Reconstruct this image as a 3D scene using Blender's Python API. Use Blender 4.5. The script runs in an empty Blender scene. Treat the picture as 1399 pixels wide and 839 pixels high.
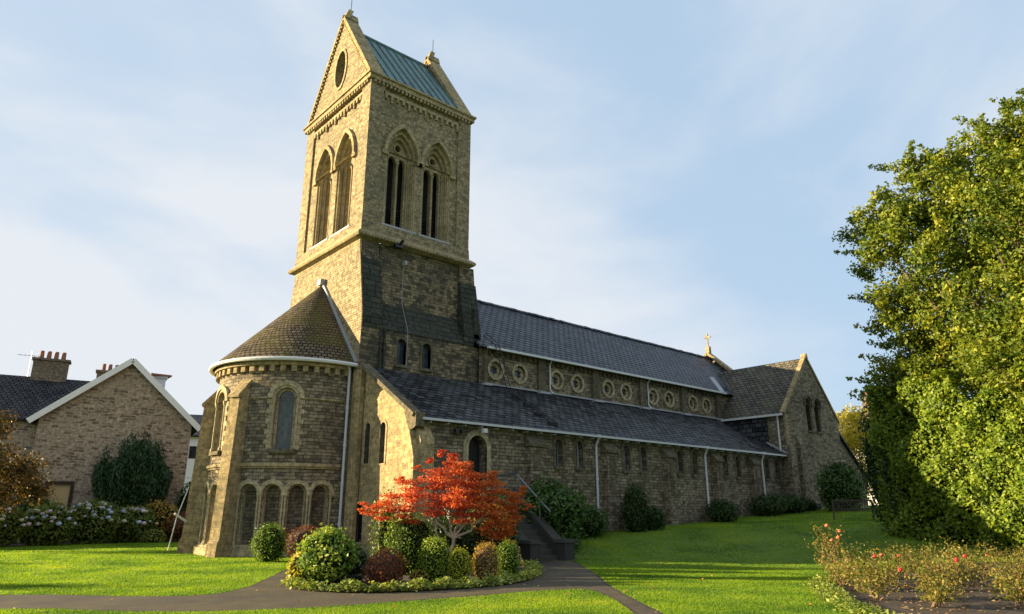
import bpy, bmesh, math, random
import numpy as np
from mathutils import Vector, Matrix, geometry, noise
R = math.radians
random.seed(7)
RNG = np.random.default_rng(11)
S = bpy.context.scene
COL = S.collection

# ------------------------------------------------------------------ camera, sky, sun, exposure
cam_d = bpy.data.cameras.new('camera'); cam = bpy.data.objects.new('camera', cam_d); COL.objects.link(cam)
cam_d.sensor_width = 36; cam_d.lens = 945 / 1399 * 36
cam_d.clip_start = .1; cam_d.clip_end = 3000
cam.location = (0, 0, 1.6); cam.rotation_euler = (R(90 + 16.55), 0, R(48.7 - 90))
S.camera = cam
SUN_AZ = 137.0      # direction towards the sun, degrees counter-clockwise from +X
SUN_EL = 12.5
W = bpy.data.worlds.new('World'); S.world = W; W.use_nodes = True
wn, wl = W.node_tree.nodes, W.node_tree.links; wn.clear()
out = wn.new('ShaderNodeOutputWorld'); bg = wn.new('ShaderNodeBackground')
sky = wn.new('ShaderNodeTexSky'); sky.sky_type = 'NISHITA'; sky.sun_disc = False
sky.sun_elevation = R(SUN_EL); sky.sun_rotation = R(90 - SUN_AZ); sky.altitude = 50
sky.air_density = 1.0; sky.dust_density = .8; sky.ozone_density = 2.0
bg.inputs[1].default_value = .05
tc = wn.new('ShaderNodeTexCoord')
mp = wn.new('ShaderNodeMapping'); mp.inputs['Scale'].default_value = (1.0, 1.0, 2.2); mp.inputs['Rotation'].default_value = (.35, .25, .5)
wl.new(tc.outputs['Generated'], mp.inputs[0])
n1 = wn.new('ShaderNodeTexNoise'); n1.inputs['Scale'].default_value = 1.7; n1.inputs['Detail'].default_value = 6.0; n1.inputs['Roughness'].default_value = .5; n1.inputs['Distortion'].default_value = .35
wl.new(mp.outputs[0], n1.inputs['Vector'])
rp = wn.new('ShaderNodeValToRGB'); rp.color_ramp.elements[0].position = .38; rp.color_ramp.elements[1].position = .66
rp.color_ramp.elements[0].color = (.0, .0, .0, 1); rp.color_ramp.elements[1].color = (.8, .8, .8, 1)
rp.color_ramp.interpolation = 'EASE'
wl.new(n1.outputs['Fac'], rp.inputs[0])
sx = wn.new('ShaderNodeSeparateXYZ'); wl.new(tc.outputs['Generated'], sx.inputs[0])
# cloud thickens towards the sun side (-X) and the horizon
dt = wn.new('ShaderNodeVectorMath'); dt.operation = 'DOT_PRODUCT'; wl.new(tc.outputs['Generated'], dt.inputs[0]); dt.inputs[1].default_value = (-.62, .55, -.75)
mr = wn.new('ShaderNodeMapRange'); mr.inputs[1].default_value = -.6; mr.inputs[2].default_value = .45; mr.inputs[3].default_value = .06; mr.inputs[4].default_value = .50
wl.new(dt.outputs['Value'], mr.inputs[0])
ad = wn.new('ShaderNodeMath'); ad.operation = 'ADD'; ad.use_clamp = True
wl.new(rp.outputs[0], ad.inputs[0]); wl.new(mr.outputs[0], ad.inputs[1])
veil = wn.new('ShaderNodeMix'); veil.data_type = 'RGBA'; veil.inputs['Factor'].default_value = .8
wl.new(sky.outputs[0], veil.inputs['A']); veil.inputs['B'].default_value = (3.15, 4.3, 5.6, 1)
mx = wn.new('ShaderNodeMix'); mx.data_type = 'RGBA'
wl.new(ad.outputs[0], mx.inputs['Factor']); wl.new(veil.outputs['Result'], mx.inputs['A']); mx.inputs['B'].default_value = (4.9, 5.15, 5.5, 1)
wl.new(mx.outputs['Result'], bg.inputs[0]); wl.new(bg.outputs[0], out.inputs[0])
sun_d = bpy.data.lights.new('sun', 'SUN'); sun_d.energy = 5.0; sun_d.angle = R(.5); sun_d.color = (1, .78, .45)
sun = bpy.data.objects.new('sun', sun_d); COL.objects.link(sun)
sdir = Vector((math.cos(R(SUN_AZ)) * math.cos(R(SUN_EL)), math.sin(R(SUN_AZ)) * math.cos(R(SUN_EL)), math.sin(R(SUN_EL))))
sun.rotation_euler = sdir.to_track_quat('Z', 'Y').to_euler(); sun.location = sdir * 60
S.view_settings.view_transform = 'Standard'; S.view_settings.look = 'None'; S.view_settings.gamma = 1
S.view_settings.use_curve_mapping = False
S.view_settings.exposure = 1.72
S.cycles.max_bounces = 6; S.cycles.diffuse_bounces = 3; S.cycles.transmission_bounces = 4; S.cycles.transparent_max_bounces = 6

# ------------------------------------------------------------------ materials
class NT:
    def __init__(s, name):
        s.m = bpy.data.materials.new(name); s.m.use_nodes = True
        s.t = s.m.node_tree; s.n = s.t.nodes; s.l = s.t.links
        s.b = s.n['Principled BSDF']; s.out = s.n['Material Output']
    def new(s, k, **kw):
        n = s.n.new('ShaderNode' + k)
        for a, b in kw.items():
            if a.startswith('i_'): n.inputs[a[2:].replace('_', ' ')].default_value = b
            else: setattr(n, a, b)
        return n
    def link(s, a, b): s.l.new(a, b)
    def mix(s, f, a, b, blend='MIX'):
        n = s.n.new('ShaderNodeMix'); n.data_type = 'RGBA'; n.blend_type = blend
        for i, v in ((n.inputs['Factor'], f), (n.inputs['A'], a), (n.inputs['B'], b)):
            if isinstance(v, bpy.types.NodeSocket): s.l.new(v, i)
            elif isinstance(v, (int, float)): i.default_value = v
            else: i.default_value = (*v, 1)
        return n.outputs['Result']
    def noise(s, vec, scale, detail=4, rough=.55, dist=0):
        n = s.new('TexNoise'); n.inputs['Scale'].default_value = scale; n.inputs['Detail'].default_value = detail
        n.inputs['Roughness'].default_value = rough; n.inputs['Distortion'].default_value = dist
        s.link(vec, n.inputs['Vector']); return n
    def ramp(s, v, p0, p1, c0=(0, 0, 0), c1=(1, 1, 1)):
        n = s.new('ValToRGB'); e = n.color_ramp.elements
        e[0].position = p0; e[1].position = p1; e[0].color = (*c0, 1); e[1].color = (*c1, 1)
        s.link(v, n.inputs[0]); return n.outputs[0]
    def bump(s, h, strength=.5, dist=.02, prev=None):
        n = s.new('Bump'); n.inputs['Strength'].default_value = strength; n.inputs['Distance'].default_value = dist
        s.link(h, n.inputs['Height'])
        if prev: s.link(prev, n.inputs['Normal'])
        return n.outputs[0]
    def math(s, op, a, b=0, clamp=False):
        n = s.new('Math', operation=op, use_clamp=clamp)
        for i, v in enumerate((a, b)):
            if isinstance(v, bpy.types.NodeSocket): s.link(v, n.inputs[i])
            else: n.inputs[i].default_value = v
        return n.outputs[0]

def simple(name, col, rough=.7, metal=0, var=0.0, vs=3, spec=None):
    N = NT(name); N.b.inputs['Roughness'].default_value = rough; N.b.inputs['Metallic'].default_value = metal
    if spec is not None: N.b.inputs['Specular IOR Level'].default_value = spec
    if var:
        g = N.new('NewGeometry'); n = N.noise(g.outputs['Position'], vs, 5)
        c = N.mix(n.outputs['Fac'], [x * (1 - var) for x in col], [min(1, x * (1 + var)) for x in col])
        N.link(c, N.b.inputs['Base Color']); N.link(N.bump(n.outputs['Fac'], .3, .01), N.b.inputs['Normal'])
    else: N.b.inputs['Base Color'].default_value = (*col, 1)
    return N.m

def masonry(name, c1, c2, mortar, bw=.42, bh=.19, mort=.012, dirt=.5, dirtcol=(.05, .045, .04), bump=.9, c3=None, wob=.025, c3amt=.35, moss=0):
    N = NT(name)
    uv = N.new('UVMap').outputs[0]; geo = N.new('NewGeometry'); pos = geo.outputs['Position']
    d = N.noise(uv, 2.3, 3); d2 = N.new('VectorMath', operation='SUBTRACT'); N.link(d.outputs['Color'], d2.inputs[0]); d2.inputs[1].default_value = (.5, .5, .5)
    d3 = N.new('VectorMath', operation='SCALE'); N.link(d2.outputs[0], d3.inputs[0]); d3.inputs['Scale'].default_value = wob * 2.2
    d4 = N.new('VectorMath', operation='ADD'); N.link(uv, d4.inputs[0]); N.link(d3.outputs[0], d4.inputs[1])
    def bt(w, h, m, off):
        b = N.new('TexBrick'); N.link(d4.outputs[0], b.inputs['Vector']); b.offset = off; b.squash = .72; b.squash_frequency = 3
        b.inputs['Scale'].default_value = 1; b.inputs['Mortar Size'].default_value = m; b.inputs['Mortar Smooth'].default_value = .4
        b.inputs['Brick Width'].default_value = w; b.inputs['Row Height'].default_value = h; b.inputs['Bias'].default_value = 0
        return b
    b = bt(bw, bh, mort, .5)
    b.inputs['Color1'].default_value = (*c1, 1); b.inputs['Color2'].default_value = (*c2, 1); b.inputs['Mortar'].default_value = (*mortar, 1)
    # a second, independent value for every stone
    b2 = bt(bw, bh, 0, .5); b2.inputs['Color1'].default_value = (0, 0, 0, 1); b2.inputs['Color2'].default_value = (1, 1, 1, 1)
    big = N.noise(pos, .55, 5, .6); mid = N.noise(pos, 2.6, 4, .6); fine = N.noise(pos, 17, 5, .65)
    c = b.outputs['Color']
    if c3:
        f = N.math('MULTIPLY', N.ramp(b2.outputs['Color'], .72, .8), c3amt); f = N.math('MULTIPLY', f, N.math('SUBTRACT', 1, b.outputs['Fac']))
        c = N.mix(f, c, c3)
    blk = N.noise(d4.outputs[0], 5.5, 3, .7); c = N.mix(1, c, N.ramp(blk.outputs['Fac'], .32, .68, (.50, .50, .50), (1.38, 1.37, 1.34)), 'MULTIPLY')
    c = N.mix(1, c, N.ramp(fine.outputs['Fac'], .25, .8, (.72, .72, .72), (1.25, 1.25, 1.25)), 'MULTIPLY')
    c = N.mix(N.math('MULTIPLY', N.ramp(big.outputs['Fac'], .46, .68), dirt), c, dirtcol)
    c = N.mix(N.math('MULTIPLY', N.ramp(mid.outputs['Fac'], .5, .72), dirt * .55), c, dirtcol)
    sm = N.new('Mapping'); sm.inputs['Scale'].default_value = (2.6, 2.6, .28); N.link(pos, sm.inputs[0]); sk = N.noise(sm.outputs[0], 1.6, 5, .65)
    c = N.mix(N.math('MULTIPLY', N.ramp(sk.outputs['Fac'], .52, .70), dirt * 1.1, True), c, dirtcol)
    N.link(c, N.b.inputs['Base Color']); N.b.inputs['Roughness'].default_value = .92; N.b.inputs['Specular IOR Level'].default_value = .2
    h = N.math('ADD', N.math('MULTIPLY', N.math('SUBTRACT', 1, b.outputs['Fac']), 1.0), N.math('MULTIPLY', fine.outputs['Fac'], .5))
    h = N.math('ADD', h, N.math('MULTIPLY', b2.outputs['Color'], .5))
    N.link(N.bump(h, bump, .022), N.b.inputs['Normal'])
    return N.m

def slate(name, c1, c2, row=.26, w=.36, rough=.42, moss=0, mosscol=(.10, .11, .03), gap=(.012, .012, .012), lich=.3):
    N = NT(name)
    uv = N.new('UVMap').outputs[0]; pos = N.new('NewGeometry').outputs['Position']
    d = N.noise(uv, 3, 2); a = N.new('VectorMath', operation='SUBTRACT'); N.link(d.outputs['Color'], a.inputs[0]); a.inputs[1].default_value = (.5,) * 3
    a2 = N.new('VectorMath', operation='SCALE'); N.link(a.outputs[0], a2.inputs[0]); a2.inputs['Scale'].default_value = .075
    a3 = N.new('VectorMath', operation='ADD'); N.link(uv, a3.inputs[0]); N.link(a2.outputs[0], a3.inputs[1])
    def bt(m):
        b = N.new('TexBrick'); N.link(a3.outputs[0], b.inputs['Vector']); b.inputs['Scale'].default_value = 1
        b.inputs['Brick Width'].default_value = w; b.inputs['Row Height'].default_value = row; b.inputs['Mortar Size'].default_value = m; b.inputs['Mortar Smooth'].default_value = .2
        return b
    b = bt(.026); b.inputs['Color1'].default_value = (*c1, 1); b.inputs['Color2'].default_value = (*c2, 1); b.inputs['Mortar'].default_value = (*gap, 1)
    b2 = bt(0); b2.inputs['Color1'].default_value = (0, 0, 0, 1); b2.inputs['Color2'].default_value = (1, 1, 1, 1)
    big = N.noise(pos, .5, 5, .6); fine = N.noise(pos, 9, 5, .6)
    c = N.mix(1, b.outputs['Color'], N.ramp(big.outputs['Fac'], .3, .7, (.65, .65, .68), (1.3, 1.28, 1.22)), 'MULTIPLY')
    c = N.mix(N.math('MULTIPLY', N.ramp(fine.outputs['Fac'], .6, .75), lich), c, (.20, .20, .16))
    if moss:
        mo = N.noise(pos, .8, 6, .62); c = N.mix(N.math('MULTIPLY', N.ramp(mo.outputs['Fac'], .42, .62), moss), c, mosscol)
    N.link(c, N.b.inputs['Base Color'])
    sp = N.new('SeparateXYZ'); N.link(a3.outputs[0], sp.inputs[0])
    saw = N.math('FRACT', N.math('DIVIDE', sp.outputs[1], row))
    h = N.math('ADD', N.math('MULTIPLY', N.math('SUBTRACT', 1, saw), 1.0), N.math('MULTIPLY', b2.outputs['Color'], .55))
    h = N.math('SUBTRACT', h, N.math('MULTIPLY', b.outputs['Fac'], .5))
    h = N.math('ADD', h, N.math('MULTIPLY', fine.outputs['Fac'], .3))
    N.link(N.bump(h, 1.0, .05), N.b.inputs['Normal'])
    rr = N.math('ADD', N.math('MULTIPLY', b2.outputs['Color'], .22), rough); N.link(rr, N.b.inputs['Roughness']); N.link(N.math('MULTIPLY', N.math('SUBTRACT', 1, b.outputs['Fac']), N.math('ADD', .10, N.math('MULTIPLY', b2.outputs['Color'], .38))), N.b.inputs['Specular IOR Level'])
    return N.m

def copper(name):
    N = NT(name); pos = N.new('NewGeometry').outputs['Position']; uv = N.new('UVMap').outputs[0]
    b = N.new('TexBrick'); N.link(uv, b.inputs['Vector']); b.inputs['Scale'].default_value = 1; b.inputs['Brick Width'].default_value = .6; b.inputs['Row Height'].default_value = 1.9
    b.inputs['Mortar Size'].default_value = .012; b.inputs['Color1'].default_value = (.045, .125, .13, 1); b.inputs['Color2'].default_value = (.075, .19, .185, 1); b.inputs['Mortar'].default_value = (.04, .06, .06, 1)
    mp_ = N.new('Mapping'); mp_.inputs['Scale'].default_value = (1.8, 1.8, .25); N.link(pos, mp_.inputs[0])
    st = N.noise(mp_.outputs[0], 2.2, 5, .6)
    c = N.mix(N.ramp(st.outputs['Fac'], .4, .66), b.outputs['Color'], (.045, .07, .07))
    st2 = N.noise(mp_.outputs[0], 4.7, 4, .6); c = N.mix(N.math('MULTIPLY', N.ramp(st2.outputs['Fac'], .5, .7), .6), c, (.16, .28, .26))
    N.link(c, N.b.inputs['Base Color']); N.b.inputs['Roughness'].default_value = .5; N.b.inputs['Metallic'].default_value = .15
    N.link(N.bump(st.outputs['Fac'], .3, .01), N.b.inputs['Normal']); return N.m

def glassy(name, col=(.012, .016, .022), pane=None, lead=(.05, .05, .05), rough=.12):
    N = NT(name); uv = N.new('UVMap').outputs[0]; pos = N.new('NewGeometry').outputs['Position']
    if pane:
        b = N.new('TexBrick'); N.link(uv, b.inputs['Vector']); b.inputs['Scale'].default_value = 1; b.offset = 0
        b.inputs['Brick Width'].default_value = pane; b.inputs['Row Height'].default_value = pane * 1.3; b.inputs['Mortar Size'].default_value = .008
        b.inputs['Color1'].default_value = (*col, 1); b.inputs['Color2'].default_value = (col[0] * 2.4, col[1] * 2.2, col[2] * 2, 1); b.inputs['Mortar'].default_value = (*lead, 1)
        N.link(b.outputs['Color'], N.b.inputs['Base Color'])
    else: N.b.inputs['Base Color'].default_value = (*col, 1)
    n = N.noise(pos, 6, 2); N.link(N.bump(n.outputs['Fac'], .25, .02), N.b.inputs['Normal'])
    N.b.inputs['Roughness'].default_value = rough; return N.m

def leafmat(name, cols, trans=.35, rough=.5, zone=None, ns=1.3, amp=1.0, rnd=.72, mid=.36):
    """one random tint per leaf, patches of another tint across the plant"""
    N = NT(name); g = N.new('NewGeometry')
    r = N.new('ValToRGB'); e = r.color_ramp.elements
    while len(e) < len(cols): e.new(.5)
    for i, c in enumerate(cols): e[i].position = i / max(1, len(cols) - 1); e[i].color = (*c, 1)
    n = N.noise(g.outputs['Position'], ns, 4)
    f = N.math('ADD', N.math('MULTIPLY', g.outputs['Random Per Island'], rnd), N.math('MULTIPLY', N.math('SUBTRACT', n.outputs['Fac'], mid), amp), clamp=True)
    N.link(f, r.inputs[0]); col = r.outputs[0]
    if zone:      # (axis, lo, hi, colour): foliage of another colour on that side of the plant
        ax, lo, hi, zc = zone
        sp = N.new('SeparateXYZ'); N.link(g.outputs['Position'], sp.inputs[0])
        v = N.math('ADD', sp.outputs[ax], N.math('MULTIPLY', N.math('SUBTRACT', n.outputs['Fac'], .5), (hi - lo) * 1.5))
        m = N.new('MapRange'); N.link(v, m.inputs[0]); m.inputs[1].default_value = lo; m.inputs[2].default_value = hi
        m2 = N.math('MULTIPLY', m.outputs[0], .85); col = N.mix(m2, col, zc)
    N.link(col, N.b.inputs['Base Color']); N.b.inputs['Roughness'].default_value = rough; N.b.inputs['Specular IOR Level'].default_value = .3
    t = N.new('BsdfTranslucent'); tcol = N.mix(1, col, (1.3, 1.25, .6), 'MULTIPLY'); N.link(tcol, t.inputs['Color'])
    ms = N.new('MixShader'); ms.inputs[0].default_value = trans; N.link(N.b.outputs[0], ms.inputs[1]); N.link(t.outputs[0], ms.inputs[2]); N.link(ms.outputs[0], N.out.inputs['Surface'])
    return N.m

M = {}
M['ashlar'] = masonry('buff ashlar', (.42, .33, .17), (.34, .265, .14), (.20, .16, .10), bw=.48, bh=.22, mort=.006, dirt=.45, dirtcol=(.12, .10, .06), bump=.45, c3=(.22, .17, .10), wob=.006, c3amt=.5)
M['rubble'] = masonry('coursed sandstone', (.33, .275, .185), (.17, .145, .105), (.065, .057, .045), bw=.33, bh=.135, mort=.011, dirt=.4, dirtcol=(.07, .058, .038), c3=(.10, .08, .055), c3amt=.5, wob=.025)
M['tower'] = masonry('tower sandstone', (.42, .345, .205), (.27, .222, .14), (.12, .10, .065), bw=.28, bh=.115, mort=.009, dirt=.45, dirtcol=(.13, .115, .085), c3=(.20, .155, .09), c3amt=.5, wob=.012)
M['sooty'] = masonry('weathered tower base stone', (.33, .26, .155), (.16, .13, .085), (.075, .065, .045), bw=.30, bh=.14, dirt=.7, dirtcol=(.045, .045, .038), c3=(.07, .06, .045), c3amt=.7, wob=.03)
M['weather'] = masonry('mossy stone weathering', (.040, .044, .036), (.066, .068, .055), (.010, .011, .009), bw=.6, bh=.27, mort=.018, dirt=.35, dirtcol=(.035, .042, .03), bump=.6, wob=.005)
M['darkrub'] = masonry('dark infill rubble', (.22, .18, .115), (.14, .115, .08), (.07, .06, .045), bw=.30, bh=.12, dirt=.55, c3=(.09, .08, .06), c3amt=.6, wob=.04)
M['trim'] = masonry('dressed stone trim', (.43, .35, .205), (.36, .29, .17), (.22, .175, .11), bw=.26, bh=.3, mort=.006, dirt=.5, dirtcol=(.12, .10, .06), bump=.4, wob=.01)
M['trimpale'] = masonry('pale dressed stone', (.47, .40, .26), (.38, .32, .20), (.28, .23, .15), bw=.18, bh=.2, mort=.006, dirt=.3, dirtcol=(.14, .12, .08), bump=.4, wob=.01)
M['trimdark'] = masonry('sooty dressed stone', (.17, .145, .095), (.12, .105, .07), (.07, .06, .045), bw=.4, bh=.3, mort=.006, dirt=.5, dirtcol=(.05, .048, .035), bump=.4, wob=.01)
M['slate'] = slate('blue grey slate', (.022, .025, .034), (.078, .085, .105), row=.30, w=.44, rough=.40, lich=.12, gap=(.002, .002, .002))
M['slatedark'] = slate('dark slate', (.018, .02, .024), (.06, .064, .076), row=.28, w=.42, rough=.44, gap=(.002, .002, .002), moss=.25, mosscol=(.04, .045, .03), lich=.15)
M['slatebrown'] = slate('brown grey slate', (.075, .07, .06), (.13, .12, .10), rough=.6, moss=.35, mosscol=(.12, .115, .06), lich=.35)
M['slatemoss'] = slate('mossy cone slates', (.075, .058, .04), (.13, .10, .065), row=.2, w=.26, rough=.7, moss=.75, mosscol=(.085, .078, .022), lich=.15)
M['tile'] = slate('dark roof tile', (.030, .030, .034), (.045, .045, .05), row=.33, w=.3, rough=.7, lich=.05)
M['copper'] = copper('patinated copper')
M['lead'] = simple('lead flashing', (.30, .32, .35), .55, var=.2)
M['pipe'] = simple('pale painted pipe', (.50, .52, .54), .5, var=.12)
M['gutter'] = simple('white painted gutter', (.60, .61, .61), .5, var=.1)
M['iron'] = simple('black painted iron', (.012, .012, .014), .4)
M['rail'] = simple('grey steel rail', (.16, .17, .18), .4, .6)
M['wood'] = simple('weathered bench timber', (.07, .052, .04), .8, var=.3, vs=9)
M['door'] = simple('black painted door', (.012, .010, .010), .55)
M['glass'] = glassy('dark leaded glass', pane=.16)
M['glassblue'] = glassy('blue leaded glass', (.02, .035, .055), pane=.2)
M['glassgreen'] = glassy('grey green leaded glass', (.035, .045, .045), pane=.13, lead=(.07, .075, .07), rough=.3)
M['louvre'] = simple('dark louvre', (.012, .013, .018), .7)
M['dark'] = simple('unlit interior', (.004, .004, .006), .9)
M['step'] = simple('worn step stone', (.05, .046, .038), .9, var=.3, vs=4)
M['coping'] = simple('stair coping', (.034, .034, .028), .9, var=.35, vs=3)
M['white'] = simple('white painted wood', (.78, .77, .74), .5, var=.06)
M['render'] = simple('white render', (.74, .75, .76), .85, var=.05)
M['potred'] = simple('clay chimney pot', (.28, .12, .075), .85, var=.2)
M['house'] = masonry('pale house rubble', (.44, .34, .245), (.32, .25, .18), (.42, .34, .255), bw=.42, bh=.17, mort=.03, dirt=.2, dirtcol=(.2,.15,.1), c3=(.15, .10, .07), c3amt=.75, wob=.11, bump=.6)
M['brickdark'] = masonry('chimney stone', (.26, .2, .14), (.19, .15, .1), (.2, .17, .13), bw=.4, bh=.2, dirt=.4)
M['bark'] = simple('grey brown bark', (.12, .09, .065), .95, var=.4, vs=8)
M['barkpale'] = simple('pale maple bark', (.42, .34, .26), .8, var=.3, vs=9)
M['twig'] = simple('tan dry twig', (.20, .14, .07), .9, var=.3, vs=11)
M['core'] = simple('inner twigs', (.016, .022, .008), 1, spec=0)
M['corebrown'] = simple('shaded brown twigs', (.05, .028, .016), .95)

# ------------------------------------------------------------------ geometry helpers
def auto_uv(pts):
    n = geometry.normal(pts) if len(pts) < 5 else Vector(np.sum([np.cross(pts[i] - pts[0], pts[i + 1] - pts[0]) for i in range(1, len(pts) - 1)], axis=0))
    if n.length < 1e-9: return [(p.x, p.y) for p in pts]
    n = n.normalized()
    t = Vector((0, 0, 1)).cross(n)
    if t.length < .02: return [(p.x, p.y) for p in pts]
    t.normalize(); b = n.cross(t)
    if b.z < 0: b = -b; t = -t
    return [(p.dot(t), p.dot(b)) for p in pts]

class MB:
    def __init__(s): s.v = []; s.f = []; s.m = []; s.uv = []
    def poly(s, pts, m=0, uv=None):
        pts = [Vector(p) for p in pts]; k = len(s.v); s.v += [tuple(p) for p in pts]
        s.f.append(tuple(range(k, k + len(pts)))); s.m.append(m); s.uv += (uv or auto_uv(pts))
    def prism(s, pts, ext, m=0, m_side=None, caps=(1, 1)):
        pts = [Vector(p) for p in pts]; e = Vector(ext); q = [p + e for p in pts]; ms = m if m_side is None else m_side
        if caps[0]: s.poly(pts[::-1], m)
        if caps[1]: s.poly(q, m)
        for i in range(len(pts)):
            j = (i + 1) % len(pts); s.poly([pts[i], pts[j], q[j], q[i]], ms)
    def box(s, x0, x1, y0, y1, z0, z1, m=0):
        s.prism([(x0, y0, z0), (x1, y0, z0), (x1, y1, z0), (x0, y1, z0)], (0, 0, z1 - z0), m)
    def beam(s, a, b, w, h, m=0, up=(0, 0, 1)):
        a = Vector(a); b = Vector(b); d = (b - a).normalized(); x = d.cross(Vector(up)); 
        if x.length < .01: x = d.cross(Vector((1, 0, 0)))
        x.normalize(); y = x.cross(d).normalized()
        s.prism([a - x * w / 2 - y * h / 2, a + x * w / 2 - y * h / 2, a + x * w / 2 + y * h / 2, a - x * w / 2 + y * h / 2], b - a, m)
    def tube(s, pts, rad, seg=8, m=0, cap=True):
        pts = [Vector(p) for p in pts]; n = len(pts); rad = [rad] * n if isinstance(rad, (int, float)) else rad
        base = len(s.v); rings = []; prev = None
        for i, p in enumerate(pts):
            d = (pts[min(i + 1, n - 1)] - pts[max(i - 1, 0)]).normalized()
            x = prev - d * prev.dot(d) if prev else d.cross(Vector((0, 0, 1)) if abs(d.z) < .9 else Vector((1, 0, 0)))
            x.normalize(); prev = x; y = d.cross(x)
            rings.append([p + (x * math.cos(2 * math.pi * k / seg) + y * math.sin(2 * math.pi * k / seg)) * rad[i] for k in range(seg)])
        for i in range(n - 1):
            for k in range(seg):
                l = (k + 1) % seg
                s.poly([rings[i][k], rings[i][l], rings[i + 1][l], rings[i + 1][k]], m)
        if cap: s.poly(rings[0][::-1], m); s.poly(rings[-1], m)
    def build(s, name, mats, parent=None, smooth=False, loc=None, world=True):
        me = bpy.data.meshes.new(name)
        off = Vector(parent.matrix_world.translation) if (parent and world) else Vector((0, 0, 0))
        if parent and world:
            p = parent; off = Vector((0, 0, 0))
            while p: off += p.location; p = p.parent
        me.from_pydata([(a[0] - off.x, a[1] - off.y, a[2] - off.z) for a in s.v], [], s.f)
        for mm in mats: me.materials.append(M[mm] if isinstance(mm, str) else mm)
        me.polygons.foreach_set('material_index', s.m)
        ul = me.uv_layers.new(name='UVMap'); ul.data.foreach_set('uv', np.array(s.uv, 'f').ravel())
        if smooth: me.polygons.foreach_set('use_smooth', [True] * len(me.polygons))
        me.update()
        o = bpy.data.objects.new(name, me); COL.objects.link(o)
        if parent: o.parent = parent
        if loc: o.location = loc
        return o

class Fr:
    """a wall plane: u runs along it, v is height, w is outwards"""
    def __init__(s, o, u, n): s.o = Vector(o); s.u = Vector(u); s.n = Vector(n); s.cyl = False
    def P(s, u, v, w): return s.o + s.u * u + Vector((0, 0, v)) + s.n * w
class Cyl:
    def __init__(s, cx, cy, r): s.c = (cx, cy); s.r = r; s.cyl = True
    def P(s, u, v, w):
        a = R(u); rr = s.r + w; return Vector((s.c[0] + rr * math.cos(a), s.c[1] + rr * math.sin(a), v))
    # for a Cyl, u is the angle in degrees
def southf(y): return Fr((0, y, 0), (1, 0, 0), (0, -1, 0))
def eastf(x): return Fr((x, 0, 0), (0, -1, 0), (-1, 0, 0))      # u = -y

def solid(mb, fr, outer, holes=(), w0=-.3, w1=0, m=0, m_side=None, edge=True):
    """front face at w1 with holes, side faces back to w0"""
    ms = m if m_side is None else m_side
    loops = [list(outer)] + [list(h) for h in holes]
    tris = geometry.tessellate_polygon([[Vector((a, b, 0)) for a, b in l] for l in loops])
    flat = [p for l in loops for p in l]; us = math.radians(fr.r) if fr.cyl else 1.0
    polys = []
    for t in tris:
        p = [flat[i] for i in t]
        ar = (p[1][0] - p[0][0]) * (p[2][1] - p[0][1]) - (p[2][0] - p[0][0]) * (p[1][1] - p[0][1])
        if abs(ar) < 1e-10: continue
        if ar < 0: p = p[::-1]
        polys.append(([Vector((a, b, w1)) for a, b in p], m, 0))
    for l in (loops if edge else loops[1:]):
        A = sum(l[i][0] * l[(i + 1) % len(l)][1] - l[(i + 1) % len(l)][0] * l[i][1] for i in range(len(l)))
        if (A < 0) == (l is loops[0]): l = l[::-1]
        for i in range(len(l)):
            a, b = l[i], l[(i + 1) % len(l)]
            k = 1 if abs(b[0] - a[0]) < abs(b[1] - a[1]) else 2
            polys.append(([Vector((a[0], a[1], w1)), Vector((a[0], a[1], w0)), Vector((b[0], b[1], w0)), Vector((b[0], b[1], w1))], ms, k))
    if fr.cyl:
        bm = bmesh.new(); lay = bm.faces.layers.int.new('k')
        for p, mm, k in polys:
            f = bm.faces.new([bm.verts.new(q) for q in p]); f.material_index = mm; f[lay] = k
        lo = min(q[0] for q in flat); hi = max(q[0] for q in flat); st = 3.0; x = math.floor(lo / st) * st + st
        while x < hi:
            bmesh.ops.bisect_plane(bm, geom=bm.verts[:] + bm.edges[:] + bm.faces[:], plane_co=(x, 0, 0), plane_no=(1, 0, 0), dist=1e-4); x += st
        polys = [([v.co.copy() for v in f.verts], f.material_index, f[lay]) for f in bm.faces]; bm.free()
    for p, mm, k in polys:
        uv = [((q.x * us + (q.z if k == 1 else 0)), q.y + (q.z if k == 2 else 0)) for q in p]
        mb.poly([fr.P(*q) for q in p], mm, uv)

def rect(u0, u1, v0, v1): return [(u0, v0), (u1, v0), (u1, v1), (u0, v1)]
def ell(u, v, a, b, n=28): return [(u + a * math.cos(2 * math.pi * i / n), v + b * math.sin(2 * math.pi * i / n)) for i in range(n)]
def rarch(u, hw, z0, zs, n=12, k=1.0, b=None):
    """round-headed opening. hw in u units; k = height of head / b in metres"""
    b = b or hw
    return [(u - hw, z0), (u + hw, z0)] + [(u + hw * math.cos(math.pi * i / n), zs + b * math.sin(math.pi * i / n)) for i in range(n + 1)]
def parch(u, hw, z0, zs, rise=1.0, n=9):
    """pointed opening: two arcs from the springing to an apex hw*rise*... above"""
    h = hw * rise; r = (hw * hw + h * h) / (2 * hw); c = hw - r
    a1 = math.atan2(h, -c)
    right = [(u + c + r * math.cos(a1 * i / n), zs + r * math.sin(a1 * i / n)) for i in range(n + 1)]
    left = [(2 * u - a, b) for a, b in right[:-1]][::-1]
    return [(u - hw, z0), (u + hw, z0)] + right + left

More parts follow.
